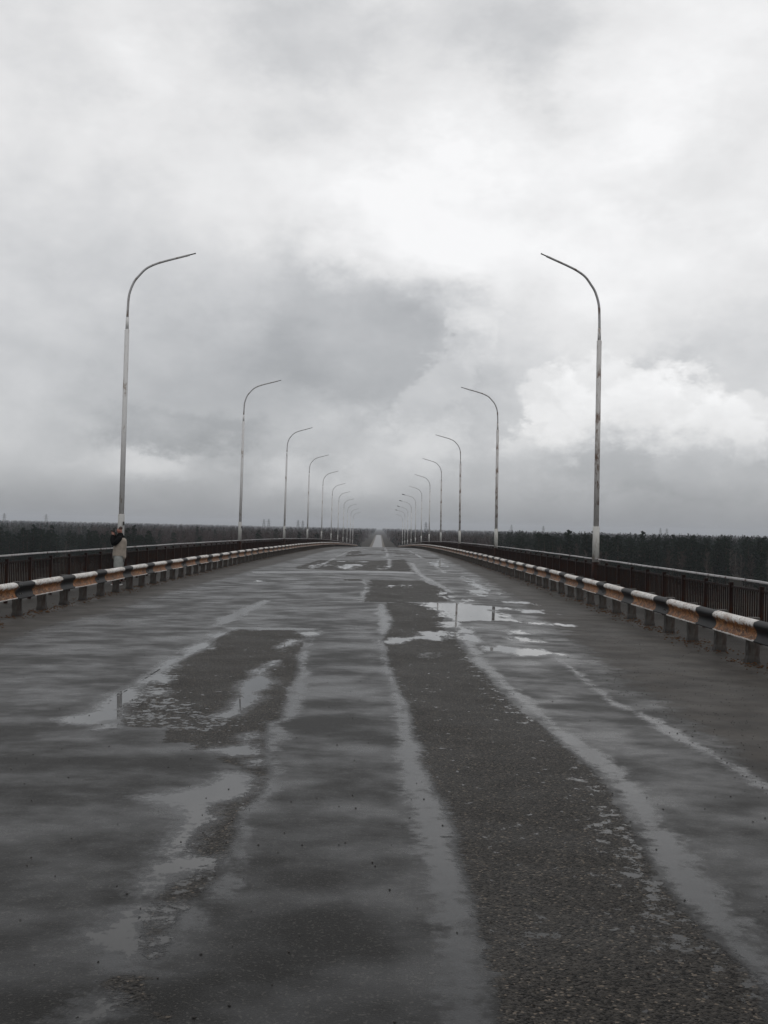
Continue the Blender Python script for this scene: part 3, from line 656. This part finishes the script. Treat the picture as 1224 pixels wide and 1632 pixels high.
railing(1, WR, 'dark red barred railing on the right edge, before the pine wood')

# ------------------------------------------------------------------ lamp posts
def lamp_post(head):
    root = empty('lamp_post', (0, 0, 0))
    MB().tube([(0, 0, -.05), (0, 0, 1.02)], .115, 16).box((0, 0, .012), (.4, .4, .03)).build('footing', M['oxide_red'], root, True)
    MB().tube([(0, 0, 1.021), (0, 0, 2.12), (0, 0, 2.135)], [.108, .104, .09], 16).build('base_sleeve', M['pole_white'], root, True)
    MB().tube([(0, 0, 2.13), (0, 0, 5.2), (0, 0, 8.0), (0, 0, 8.02)], [.084, .079, .074, .066], 16).build('shaft', M['pole_grey'], root, True)
    MB().tube([(0, 0, 8.0), (0, 0, 8.40), (0, 0, 8.41)], [.052, .050, .04], 14).build('collar', M['pole_grey'], root, True)
    key = [(0, 0), (.006, .29), (.036, .74), (.17, 1.13), (.34, 1.36), (.55, 1.58), (.83, 1.73), (1.15, 1.84), (1.52, 1.945), (1.93, 2.06)]
    pts = []
    for i in range(len(key) - 1):                       # Catmull-Rom through the measured bend
        p0 = key[max(i - 1, 0)]; p1 = key[i]; p2 = key[i + 1]; p3 = key[min(i + 2, len(key) - 1)]
        for t in (0, .25, .5, .75):
            pts.append(tuple(.5 * ((2 * p1[c]) + (-p0[c] + p2[c]) * t + (2 * p0[c] - 5 * p1[c] + 4 * p2[c] - p3[c]) * t * t + (-p0[c] + 3 * p1[c] - 3 * p2[c] + p3[c]) * t ** 3) for c in (0, 1)))
    pts.append(key[-1])
    am = MB().tube([(x, 0, 8.40 + z) for x, z in pts], [.040 - .008 * i / len(pts) for i in range(len(pts))], 12).build('arm', M['pole_arm'], root, True)
    MB().tube([(1.92, 0, 10.457), (2.10, 0, 10.51), (2.13, 0, 10.518)], [.019, .019, .024], 10).build('spigot', M['dark_metal'], am, True)
    if head:
        mb = MB(); nseg = 10
        sec = [(0, .05, .04), (.10, .09, .06), (.25, .15, .085), (.45, .17, .095), (.62, .13, .08), (.72, .05, .04)]
        d = Vector((.96, 0, .27)); up = Vector((-.27, 0, .96)); o = Vector((2.02, 0, 10.47))
        for (t, w, h) in sec:
            for k in range(nseg):
                a = 2 * math.pi * k / nseg
                mb.v.append(tuple(o + d * t + up * math.sin(a) * h * (1.0 if math.sin(a) > 0 else .7) + Vector((0, math.cos(a) * w, 0))))
        for i in range(len(sec) - 1):
            for k in range(nseg): mb.f.append([i * nseg + k, i * nseg + (k + 1) % nseg, (i + 1) * nseg + (k + 1) % nseg, (i + 1) * nseg + k])
        mb.f.append(list(range(nseg))[::-1]); mb.f.append([(len(sec) - 1) * nseg + k for k in range(nseg)])
        mb.build('lamp_head', M['dark_metal'], am, True)
    return root
proto_bare = lamp_post(False); proto_head = None
ordn = ['nearest', 'second', 'third', 'fourth', 'fifth', 'sixth', 'seventh', 'eighth', 'ninth', 'tenth', 'farthest']
used = {'bare': False}
rr = random.Random(21)
for side, x0, y1, hz in ((-1, WL, 35.9, 1.005), (1, WR, 34.3, .968)):
    for n in range(11):
        y = y1 + 30 * n; head = side > 0 and 6 <= n <= 9
        if head:
            if proto_head is None: proto_head = lamp_post(True); o = proto_head
            else: o = copy_tree(proto_head)
        else:
            if not used['bare']: o = proto_bare; used['bare'] = True
            else: o = copy_tree(proto_bare)
        o.location = (x0 + drift(y) + side * .0, y, zr(x0, y) - .01)
        yaw = (math.pi if side > 0 else 0) + (rr.uniform(-.12, .12) if n else (0 if side < 0 else .42))
        lean = R(.45 if side < 0 else -.35) + rr.uniform(-.004, .004)
        o.rotation_euler = (Matrix.Rotation(lean, 3, 'Y') @ Matrix.Rotation(yaw, 3, 'Z')).to_euler()
        o.scale = (1, 1, hz * (1 + (rr.uniform(-.008, .008) if n else 0)))
        sname = 'left' if side < 0 else 'right'
        if n == 0 and side < 0: lab = 'grey curved lamp post without its lamp, rising directly behind the man with the camera'
        elif n == 0: lab = 'tall grimy curved lamp post without a lamp, nearest one on the right railing'
        elif head: lab = f'distant lamp post still carrying its dark lamp head, {ordn[n]} along the right railing'
        else: lab = f'grey curved lamp post with bare arm tip, {ordn[n]} one along the {sname} railing'
        tag(o, lab, 'lamp post', 'curved lamp posts along both sides of the bridge')
        if side > 0 and n < 4:
            for ch in o.children:
                if ch.name.startswith('shaft'): ch.data = ch.data.copy(); ch.data.materials[0] = M['pole_worn']
        if side > 0 and n < 3:
            for ch in o.children:
                if ch.name.startswith('base_sleeve'): ch.data = ch.data.copy(); ch.data.materials[0] = M['pole_fresh']
        if n == 0 and side < 0:
            MB().box((.10, -.085, 1.84), (.045, .06, .12)).build('bracket', M['dark_metal'], o)

# ------------------------------------------------------------------ the man with a camera
M['skin'] = simple('skin', (.30, .14, .10), (.24, .10, .075), 20, .5, .1)
M['vest'] = simple('beige_jacket', (.30, .26, .22), (.22, .19, .16), 9, .85, .5, .01)
M['black_cloth'] = simple('black_cloth', (.005, .005, .005), (.009, .009, .010), 14, .9, .4, .006, .08)
M['trouser'] = simple('grey_trousers', (.27, .28, .27), (.21, .22, .21), 10, .85, .5, .01)
M['hair'] = simple('short_hair', (.055, .026, .018), (.03, .016, .012), 60, .7, .6, .003)
M['shoe_white'] = simple('white_shoe', (.6, .6, .6), (.5, .5, .5), 20, .5)
M['black_plastic'] = simple('black_plastic', (.012, .012, .012), (.02, .02, .02), 30, .35)
def skin(name, pts, edges, material, parent=None, sub=2, root=0):
    me = bpy.data.meshes.new(name)
    me.from_pydata([p[:3] for p in pts], edges, []); o = link(name, me, material, parent)
    me.skin_vertices or None
    mo = o.modifiers.new('skin', 'SKIN'); mo.use_smooth_shade = True
    if not me.skin_vertices:
        bm = bmesh.new(); bm.from_mesh(me); bm.verts.layers.skin.verify(); bm.to_mesh(me); bm.free()
    for i, p in enumerate(pts):
        me.skin_vertices[0].data[i].radius = (p[3], p[4] if len(p) > 4 else p[3])
        me.skin_vertices[0].data[i].use_root = (i == root)
    s = o.modifiers.new('sub', 'SUBSURF'); s.levels = sub; s.render_levels = sub
    return o
def chain(*idx): return [(idx[i], idx[i + 1]) for i in range(len(idx) - 1)]
man = empty('person', (-7.83, 33.5, zr(-7.83, 33.5)))
B = [(0, 0, .93, .12, .10), (.01, 0, 1.12, .12, .10), (.03, 0, 1.30, .13, .10), (.035, 0, 1.40, .05, .05), (.015, 0, 1.51, .052, .055),
     (.0, 0, 1.57, .070, .075), (-.005, 0, 1.645, .080, .093), (.0, 0, 1.70, .060, .07),                # 5,6,7 head
     (0, -.10, .88, .085, .085), (-.015, -.115, .49, .058, .058), (.03, -.12, .10, .042, .042), (-.10, -.13, .05, .038, .03), (-.17, -.135, .04, .028, .022),   # 8-12
     (0, .10, .88, .085, .085), (-.03, .115, .49, .058, .058), (.0, .12, .10, .042, .042), (-.12, .13, .05, .038, .03), (-.19, .135, .04, .028, .022),        # 13-17
     (.03, -.15, 1.37, .03, .03), (-.10, -.22, 1.20, .046, .046), (-.175, -.11, 1.46, .030, .030), (-.180, -.085, 1.53, .030, .022),  # 18-21
     (.02, .15, 1.37, .03, .03), (-.13, .20, 1.22, .046, .046), (-.185, .11, 1.46, .030, .030), (-.190, .085, 1.53, .030, .022),     # 22-25
     (-.095, 0, 1.625, .016, .013)]                                                                   # nose
E_ = chain(0, 1, 2, 3, 4, 5, 6, 7) + [(6, 26)] + [(0, 8)] + chain(8, 9, 10, 11, 12) + [(0, 13)] + chain(13, 14, 15, 16, 17) + [(3, 18)] + chain(18, 19, 20, 21) + [(3, 22)] + chain(22, 23, 24, 25)
for (hand, sy) in ((21, -1), (25, 1)):                  # five fingers closing round the camera
    hx, hy, hz = B[hand][:3]
    for q in range(4):
        z0 = hz + .030 - q * .020; k = len(B)
        B += [(hx - .020, hy - sy * -.004, z0 + .012, .0095), (hx - .045, hy - sy * .006, z0 + .016 - q * .001, .009), (hx - .060 + q * .003, hy - sy * .028, z0 + .018, .008)]
        E_ += [(hand, k), (k, k + 1), (k + 1, k + 2)]
    k = len(B)
    B += [(hx + .012, hy - sy * .025, hz + .022, .011), (hx - .008, hy - sy * .048, hz + .030, .009)]; E_ += [(hand, k), (k, k + 1)]
skin('body', B, E_, M['skin'], man, 1)
skin('jacket', [(.01, 0, .72, .20, .21), (.0, 0, .86, .21, .225), (.0, 0, 1.0, .205, .215), (.015, 0, 1.18, .20, .21), (.045, 0, 1.34, .20, .195), (.045, 0, 1.43, .13, .11)],
     chain(0, 1, 2, 3, 4, 5), M['vest'], man)
skin('collar', [(.04, 0, 1.36, .15, .14), (.02, 0, 1.44, .13, .13), (.015, 0, 1.51, .10, .095), (.05, 0, 1.57, .07, .075)], chain(0, 1, 2, 3), M['black_cloth'], man)
for sy in (-1, 1):
    skin('sleeve', [(.035, sy * .07, 1.405, .095, .095), (.03, sy * .18, 1.39, .085, .085), (-.03, sy * .22, 1.31, .095, .095), (-.13, sy * .22, 1.20, .108, .105), (-.165, sy * .18, 1.32, .092, .090), (-.180, sy * .105, 1.50, .048, .048)],
         chain(0, 1, 2, 3, 4, 5), M['black_cloth'], man)
skin('trousers', [(0, 0, .88, .15, .13), (.0, -.10, .78, .15, .14), (-.01, -.115, .50, .135, .125), (.03, -.12, .13, .115, .105), (.0, .10, .78, .15, .14), (-.03, .115, .50, .135, .125), (.0, .12, .13, .115, .105)],
     [(0, 1), (1, 2), (2, 3), (0, 4), (4, 5), (5, 6)], M['trouser'], man)
skin('hair', [(.035, 0, 1.635, .075, .070), (.015, 0, 1.69, .085, .080), (-.03, 0, 1.715, .060, .055)], chain(0, 1, 2), M['hair'], man)
for (sx, sy) in ((.03, -.12), (.0, .12)):
    sh = skin('shoe', [(sx + .045, sy, .05, .045, .048), (sx - .03, sy, .06, .05, .055), (sx - .12, sy * 1.06, .045, .048, .040), (sx - .19, sy * 1.08, .035, .038, .030)], chain(0, 1, 2, 3), M['black_cloth'], man)
    MB().box((sx - .07, sy * 1.04, .012), (.30, .105, .024)).box((sx - .04, sy * 1.04 - .052, .055), (.10, .010, .022)).build('shoe_trim', M['shoe_white'], sh)
for sy in (-1, 1):
    MB().tube([(.012, sy * .083, 1.60), (.018, sy * .096, 1.615), (.012, sy * .083, 1.65)], [.012, .02, .012], 8).build('ear', M['skin'], man, True)
    MB().tube([(-.085, sy * .032, 1.645), (-.089, sy * .032, 1.645)], [.011, .007], 8).build('eye', M['black_plastic'], man, True)
MB().tube([(-.088, -.025, 1.575), (-.094, 0, 1.577), (-.088, .025, 1.575)], [.004, .007, .004], 6).build('mouth', simple('lips', (.30, .10, .08), (.25, .09, .07), 20), man, True)
tag(man, 'man in beige jacket with black sleeves, standing on the footway and looking through a camera', 'person')
pc = empty('photo_camera', Vector((-.155, 0, 1.615)) + man.location)
MB().box((0, 0, 0), (.065, .135, .09)).box((.005, 0, .057), (.05, .05, .026)).box((-.01, -.075, -.005), (.05, .03, .085)).build('camera_body', M['black_plastic'], pc)
MB().tube([(-.03, .0, -.004), (-.08, .0, -.004), (-.115, .0, -.004), (-.12, .0, -.004)], [.036, .036, .042, .034], 14).build('lens', M['black_plastic'], pc, True)
tag(pc, 'black camera with a long lens held up to the man\'s face', 'camera')
# ------------------------------------------------------------------ trees
def leaf_mat(name, a, b, c):
    m, g = mat(name)
    rnd = g.n('ShaderNodeObjectInfo').outputs['Random']
    n = g.noise(g.obj, .9, 4, .6)
    col = g.mix(g.mr(n, .35, .65), a, b)
    col = g.mix(g.m('MULTIPLY', rnd, .6), col, c)
    setb(g, col=col, rough=.8, spec=.15)
    return m
M['pine'] = leaf_mat('pine_needles', (.005, .010, .007), (.016, .026, .015), (.009, .015, .011))
M['pine_far'] = leaf_mat('far_pine_needles', (.005, .010, .007), (.015, .023, .015), (.010, .014, .011))
M['bark'] = simple('pine_bark', (.060, .038, .028), (.035, .026, .020), 3, .9, .3, .01, .1)
M['birch'] = simple('birch_bark', (.15, .135, .125), (.07, .06, .055), 2.5, .85, .2, .01, .1)
M['twig'] = leaf_mat('bare_twigs', (.048, .034, .030), (.085, .062, .052), (.060, .045, .042))
M['wood_brown'] = leaf_mat('bare_wood', (.028, .019, .018), (.052, .037, .032), (.038, .028, .025))

def tri_cloud(rg, centers, sizes, per, tri, flat=.6):
    """many small leaf-sized triangles scattered in blobs; returns verts, faces"""
    vs = []
    for c, s in zip(centers, sizes):
        k = per
        d = rg.normal(size=(k, 3)); d /= np.linalg.norm(d, axis=1)[:, None]
        p = c + d * (rg.uniform(.35, 1, (k, 1)) ** .5) * np.array([s, s, s * flat])
        a = rg.normal(size=(k, 3)); a /= np.linalg.norm(a, axis=1)[:, None]
        b = np.cross(a, rg.normal(size=(k, 3))); b /= np.linalg.norm(b, axis=1)[:, None] + 1e-9
        t = tri * rg.uniform(.6, 1.3, (k, 1))
        vs.append(np.stack([p - a * t * .6, p + a * t * .6, p + b * t], 1))
    v = np.concatenate(vs).reshape(-1, 3); f = np.arange(len(v)).reshape(-1, 3)
    return v, f
def pine_meshes(seed, H, low, wid, per=40, tri=.28, nb=38):
    rg = np.random.default_rng(seed); cs = []; ss = []; mb = MB()
    mb.tube([(0, 0, -.3), (.05, .03, H * .5), (0, 0, H * .96)], [.15, .10, .03], 7)
    for i in range(nb):
        t = (i + rg.uniform(0, 1)) / nb; z = H * (low + (1 - low) * t); a = i * 2.4 + rg.uniform(-.5, .5)
        env = wid * (math.sin(math.pi * min(1, .22 + .80 * (1 - t) ** .9)) ** .8 if t > .15 else .55 + 2 * t)
        r = env * rg.uniform(.45, 1.05) * (1 - t * .66)
        c = np.array([math.cos(a) * r * .7, math.sin(a) * r * .7, z + rg.uniform(-.2, .3)])
        cs.append(c); ss.append(rg.uniform(.45, .85) * (1.2 - .75 * t) * wid / 2.1)
        mb.tube([(0, 0, z - .25), tuple(c)], [.035, .012], 4, cap=False)
    cs.append(np.array([0, 0, H - .25])); ss.append(.16)
    v, f = tri_cloud(rg, cs, ss, per, tri)
    cm = mesh_np('crown', v, f); cm.materials.append(M['pine'])
    tm = mb.mesh('trunk', True); tm.materials.append(M['bark'])
    return tm, cm
def bare_meshes(seed, H, birch):
    rg = np.random.default_rng(seed); tr = MB(); cr_ = MB()
    lean = rg.uniform(-.4, .4, 2)
    tr.tube([(0, 0, -.3), (lean[0] * .5, lean[1] * .5, H * .5), (lean[0], lean[1], H * .9)], [.11, .075, .02], 6)
    for i in range(22):
        t = rg.uniform(.25, .97); a = rg.uniform(0, 6.28); p = Vector((lean[0] * t, lean[1] * t, H * t * .95))
        L = (1.1 - t) * H * .28 + .5; d = Vector((math.cos(a) * .6, math.sin(a) * .6, rg.uniform(.7, 1.3))).normalized()
        e = p + d * L; cr_.tube([p, e], [.03, .012], 3, cap=False)
        for j in range(6):
            q = p.lerp(e, rg.uniform(.3, 1)); a2 = rg.uniform(0, 6.28)
            d2 = Vector((math.cos(a2), math.sin(a2), rg.uniform(.2, 1.3))).normalized(); e2 = q + d2 * L * rg.uniform(.25, .5)
            cr_.tube([q, e2], [.014, .006], 3, cap=False)
            for k in range(3):
                q3 = q.lerp(e2, rg.uniform(.3, 1)); d3 = Vector(rg.normal(size=3)).normalized(); d3.z = abs(d3.z)
                cr_.tube([q3, q3 + d3 * L * .22], [.009, .004], 3, cap=False)
    tm = tr.mesh('trunk', True); tm.materials.append(M['birch' if birch else 'wood_brown'])
    cm = cr_.mesh('crown'); cm.materials.append(M['twig'])
    return tm, cm
PINES = [pine_meshes(s, h, lo, w) for s, h, lo, w in ((1, 12.0, .22, 2.5), (2, 11.4, .15, 2.7), (3, 12.6, .30, 2.2), (4, 12.2, .12, 2.4), (5, 11.8, .25, 2.0), (6, 11.0, .08, 2.5))]
BARE = [bare_meshes(s, h, b) for s, h, b in ((11, 11.0, True), (12, 10.0, True), (13, 10.6, False), (14, 9.2, False))]
rg = np.random.default_rng(42)
def plant(kind, x, y, s, label, cat, group):
    tm, cm = kind
    root = empty({'pine': 'pine_tree', 'birch': 'birch_tree', 'tree': 'bare_tree'}[cat.split()[0]], (x, y, GZ), rg.uniform(0, 6.28), (s * rg.uniform(.9, 1.15), s * rg.uniform(.9, 1.15), s))
    link('trunk', tm, None, root); link('crown', cm, None, root)
    return tag(root, label, cat, group)
# nearest trees, one object each: (azimuth tangent range, distance range, how many, height scale, share of bare trees)
placed = []
def stand(t0, t1, d0, d1, n, hs, bare, pl, bl, group, jitter=.10):
    k = 0; tries = 0
    while k < n and tries < 9000:
        tries += 1
        t = rg.uniform(t0, t1); d = d0 + (d1 - d0) * rg.uniform(0, 1) ** 1.3; x = t * d
        if any((x - a) ** 2 + (d - b) ** 2 < 4.6 for a, b in placed): continue
        placed.append((x, d)); k += 1; s = hs * rg.uniform(1 - jitter * 1.5, 1 + jitter * .7)
        if rg.uniform() < bare:
            i = rg.integers(0, 4); b = i < 2
            plant(BARE[i], x, d, s * .92, bl[0 if b else 1], 'birch' if b else 'tree', group)
        else: plant(PINES[rg.integers(0, 6)], x, d, s, pl, 'pine tree', group)
stand(.115, .40, 262, 330, 165, 1.08, .30, 'dark green pine in the dense wood beyond the right railing',
      ['pale stemmed bare birch among the dark pines on the right', 'bare brown tree among the dark pines on the right'], 'trees of the pine wood on the right', .07)
stand(-.40, -.205, 300, 360, 92, .97, .10, 'dark green pine in the wood beyond the left railing, left of the man',
      ['pale stemmed bare birch among the pines on the far left', 'bare brown tree among the pines on the far left'], 'trees of the pine wood on the left', .13)
stand(-.205, -.05, 380, 560, 12, .95, .0, 'solitary dark pine standing up from bare woodland left of the bridge', ['', ''], 'scattered pines behind the left railing')
stand(.02, .115, 420, 560, 12, .85, .6, 'dark pine among bare woodland right of the far road', ['bare pale birch right of the far road', 'bare brown tree right of the far road'], 'trees between the far road and the pine wood')

# ---- woods that read as one mass
def forest(name, ts, ds, hs, colour, label, cone, tri=.9, ntri=34, wid=1.7):
    n = len(ts); V_ = []
    h = hs * rg.uniform(.72, 1.12, n)
    base_ = rg.uniform(0, 1, (n, ntri, 1)); ang = rg.uniform(0, 6.283, (n, ntri, 1))
    env = (1 - base_) ** (.8 if cone else .45) * np.minimum(1, base_ * 5 + .35)
    r = env * wid * rg.uniform(.2, 1, (n, ntri, 1)); sc = (h / 11)[:, None, None]
    p = np.concatenate([np.cos(ang) * r * sc, np.sin(ang) * r * sc, (.22 + .78 * base_) * h[:, None, None]], 2)
    p += np.stack([ts * ds, ds, np.full(n, GZ)], 1)[:, None, :]
    a = rg.normal(size=(n, ntri, 3)); a /= np.linalg.norm(a, axis=2)[..., None]
    if not cone: a[..., 2] *= 2.2; 
    b = rg.normal(size=(n, ntri, 3)); b /= np.linalg.norm(b, axis=2)[..., None]
    s = tri * sc * (np.maximum(ds, 500) / 500)[:, None, None] ** .35 * (1.1 - .6 * base_)
    q = np.stack([p - a * s * .5, p + a * s * .5, p + b * s * (.8 if cone else .22)], 2).reshape(-1, 3)
    o = link(name, mesh_np(name, q, np.arange(len(q)).reshape(-1, 3)), colour)
    return tag(o, label, 'woodland', kind='stuff')
def road_gap(ts, ds, w):
    x = ts * ds; c = np.array([drift(d) - .9 for d in ds]); return np.abs(x - c) > w
def draw(n, t0, t1, d0, d1):
    ts = rg.uniform(t0, t1, n); ds = d0 * (d1 / d0) ** rg.uniform(0, 1, n); return ts, ds
def keep(ts, ds, m): return ts[m], ds[m]
# dense pines behind the first rows on the right and the left
ts, ds = draw(2600, .10, .44, 325, 620); forest('pine_wood', ts, ds, 12.7, M['pine_far'], 'dense dark pine wood stretching away on the right', True, .8, 60, 2.5)
ts, ds = draw(1700, -.44, -.20, 352, 620); forest('pine_wood', ts, ds, 8.9, M['pine_far'], 'dark pine wood behind the first trees on the left', True, .8, 56, 2.4)
# bare brown woodland in the middle
ts, ds = draw(6500, -.26, .16, 430, 1400); ts, ds = keep(ts, ds, road_gap(ts, ds, 13)); forest('bare_woodland', ts, ds, 10.0, M['wood_brown'], 'bare brown woodland either side of the far road', False, 1.5, 46, 2.0)
ts, ds = draw(300, -.2, .14, 430, 1200); ts, ds = keep(ts, ds, road_gap(ts, ds, 12)); forest('mixed_pines', ts, ds, 10.6, M['pine_far'], 'scattered dark pines mixed through the brown woodland', True, .9, 40, 1.7)
# far woods out to the horizon
ts, ds = draw(16000, -.50, .50, 620, 6800); ts, ds = keep(ts, ds, road_gap(ts, ds, 12)); mk = rg.uniform(0, 1, len(ts)) < np.where((ts > -.2) & (ts < .1), .8, .45)
forest('far_woods', ts[mk], ds[mk], 10.2, M['wood_brown'], 'hazy brown woods reaching to the horizon', False, 2.6, 16, 3.0)
forest('far_pines', ts[~mk], ds[~mk], 10.4, M['pine_far'], 'hazy dark conifers reaching to the horizon', True, 2.4, 16, 3.0)
# scrub between the bridge and the woods
ts, ds = draw(5200, -.46, .46, 110, 330); xx = ts * ds; m_ = np.abs(xx) > 14; ts, ds = ts[m_], ds[m_]
forest('scrub', ts, ds, 2.6, M['wood_brown'], 'low brown leafless scrub on the plain below the bridge', False, 1.4, 26, 3.4)

# ------------------------------------------------------------------ power pylons on the horizon
M['pylon'] = simple('pylon_steel', (.16, .17, .18), (.2, .2, .21), .1, .6)
def pylon_mesh():
    mb = MB(); W0, W1, Hh = 4.2, 1.0, 30.0
    lv = [0, 6, 12, 17, 22, 26, 30]; w = lambda z: W0 * (1 - z / 26) + W1 * (z / 26) if z < 26 else W1 * (1 - (z - 26) / 5)
    for a, b in zip(lv[:-1], lv[1:]):
        for (i, j) in ((-1, -1), (1, -1), (1, 1), (-1, 1)):
            mb.bar((i * w(a), j * w(a), a), (i * w(b), j * w(b), b), .42)
        for (p, q) in (((-1, -1), (1, -1)), ((1, -1), (1, 1)), ((1, 1), (-1, 1)), ((-1, 1), (-1, -1))):
            mb.bar((p[0] * w(a), p[1] * w(a), a), (q[0] * w(b), q[1] * w(b), b), .26)
            mb.bar((q[0] * w(a), q[1] * w(a), a), (p[0] * w(b), p[1] * w(b), b), .26)
    for z, L in ((19, 5.5), (23, 7.0), (27, 4.5)):
        mb.bar((-L, 0, z), (L, 0, z), .34); mb.bar((-L, 0, z), (0, 0, z + 1.6), .24); mb.bar((L, 0, z), (0, 0, z + 1.6), .24)
    me = mb.mesh('power_pylon'); me.materials.append(M['pylon']); return me
pm = pylon_mesh()
PY = [(-876, 'leftmost faint pylon on the horizon'), (-779, 'faint pylon on the horizon left of the man'), (-275, 'left one of the faint pair of pylons past the second left lamp post'),
      (-264, 'right one of the faint pair of pylons past the second left lamp post'), (-196, 'left one of the faint pair of pylons before the fourth left lamp post'), (-185, 'right one of the faint pair of pylons before the fourth left lamp post'),
      (100, 'faint pylon beside the fifth right lamp post'), (298, 'faint pylon just right of the second right lamp post'), (372, 'faint pylon midway between the two nearest right lamp posts'),
      (643, 'left one of the faint pair of pylons above the right wood'), (658, 'right one of the faint pair of pylons above the right wood')]
for x, lab in PY:
    o = link('power_pylon', pm); o.location = (x, 2600, GZ); o.rotation_euler = (0, 0, rg.uniform(-.2, .2) + .5); s = rg.uniform(.88, 1.0); o.scale = (s, s, s)
    tag(o, lab, 'pylon', 'power pylons along the horizon')

# ------------------------------------------------------------------ grit and dead leaves
def bits(name, pts, size, col, label, cat, flat=.6):
    n = len(pts); a = rg.uniform(0, 6.283, n); s = size * rg.uniform(.5, 1.6, n)
    base_ = np.array([(1, 0, 0), (0, 1, 0), (-1, 0, 0), (0, -1, 0), (0, 0, 1), (0, 0, -.3)], dtype=float) * (1, .75, flat)
    ca, sa = np.cos(a), np.sin(a); v = np.empty((n, 6, 3))
    b = base_[None] * s[:, None, None] * rg.uniform(.75, 1.25, (n, 6, 1))
    v[..., 0] = b[..., 0] * ca[:, None] - b[..., 1] * sa[:, None]; v[..., 1] = b[..., 0] * sa[:, None] + b[..., 1] * ca[:, None]; v[..., 2] = b[..., 2]
    v += np.asarray(pts)[:, None, :]
    f = np.array([(0, 1, 4), (1, 2, 4), (2, 3, 4), (3, 0, 4), (1, 0, 5), (2, 1, 5), (3, 2, 5), (0, 3, 5)])
    F = (f[None] + (np.arange(n) * 6)[:, None, None]).reshape(-1, 3)
    return tag(link(name, mesh_np(name, v.reshape(-1, 3), F), col), label, cat, kind='stuff')
M['grit'] = simple('dark_grit', (.008, .007, .006), (.03, .025, .02), 40, .6)
M['litter'] = simple('dead_leaves', (.050, .022, .010), (.10, .055, .025), 12, .9, .3, .005, .1)
pts = []
for k in range(5200):
    y = 3.5 * (60 / 3.5) ** rg.uniform(); u_ = rg.uniform()
    x = rg.uniform(2.7, 5.3) if u_ < .68 else (rg.uniform(-6.9, -5.0) if u_ < .82 else rg.uniform(-5, 4))
    pts.append((x + drift(y), y, zr(x, y) + .002))
bits('road_grit', pts, .0062, M['grit'], 'scattered dark grit and small stones on the wet road', 'grit')
pts = []
for k in range(9000):
    y = 9 * (120 / 9) ** rg.uniform(); sd_ = -1 if rg.uniform() < .5 else 1; xb = -7.0 if sd_ < 0 else 5.42
    cl = mnoise.noise(Vector((y * .9, sd_ * 9, 0))) 
    if cl < rg.uniform(-.45, .35): continue
    x = xb + sd_ * rg.normal(.0, .17) - sd_ * .05
    pts.append((x + drift(y), y, zr(x, y) + .004 + .012 * rg.uniform()))
bits('dead_leaves', pts, .020, M['litter'], 'rust brown dead leaves and moss gathered along the foot of the barriers', 'litter', .5)

# ------------------------------------------------------------------ haze
hm = bpy.data.materials.new('haze'); hm.use_nodes = True; hm.node_tree.nodes.clear()
hg = NG(hm.node_tree); pv = hg.n('ShaderNodeVolumePrincipled'); ho = hg.n('ShaderNodeOutputMaterial')
hm.node_tree.links.new(pv.outputs[0], ho.inputs['Volume'])
pv.inputs['Color'].default_value = (.86, .90, .97, 1); pv.inputs['Density'].default_value = 1.3e-4; pv.inputs['Anisotropy'].default_value = .2
hz = MB().box((0, 4250, 15), (17800, 9300, 57)).build('haze', hm)
tag(hz, 'thin grey blue haze over the plain', 'haze', kind='stuff')
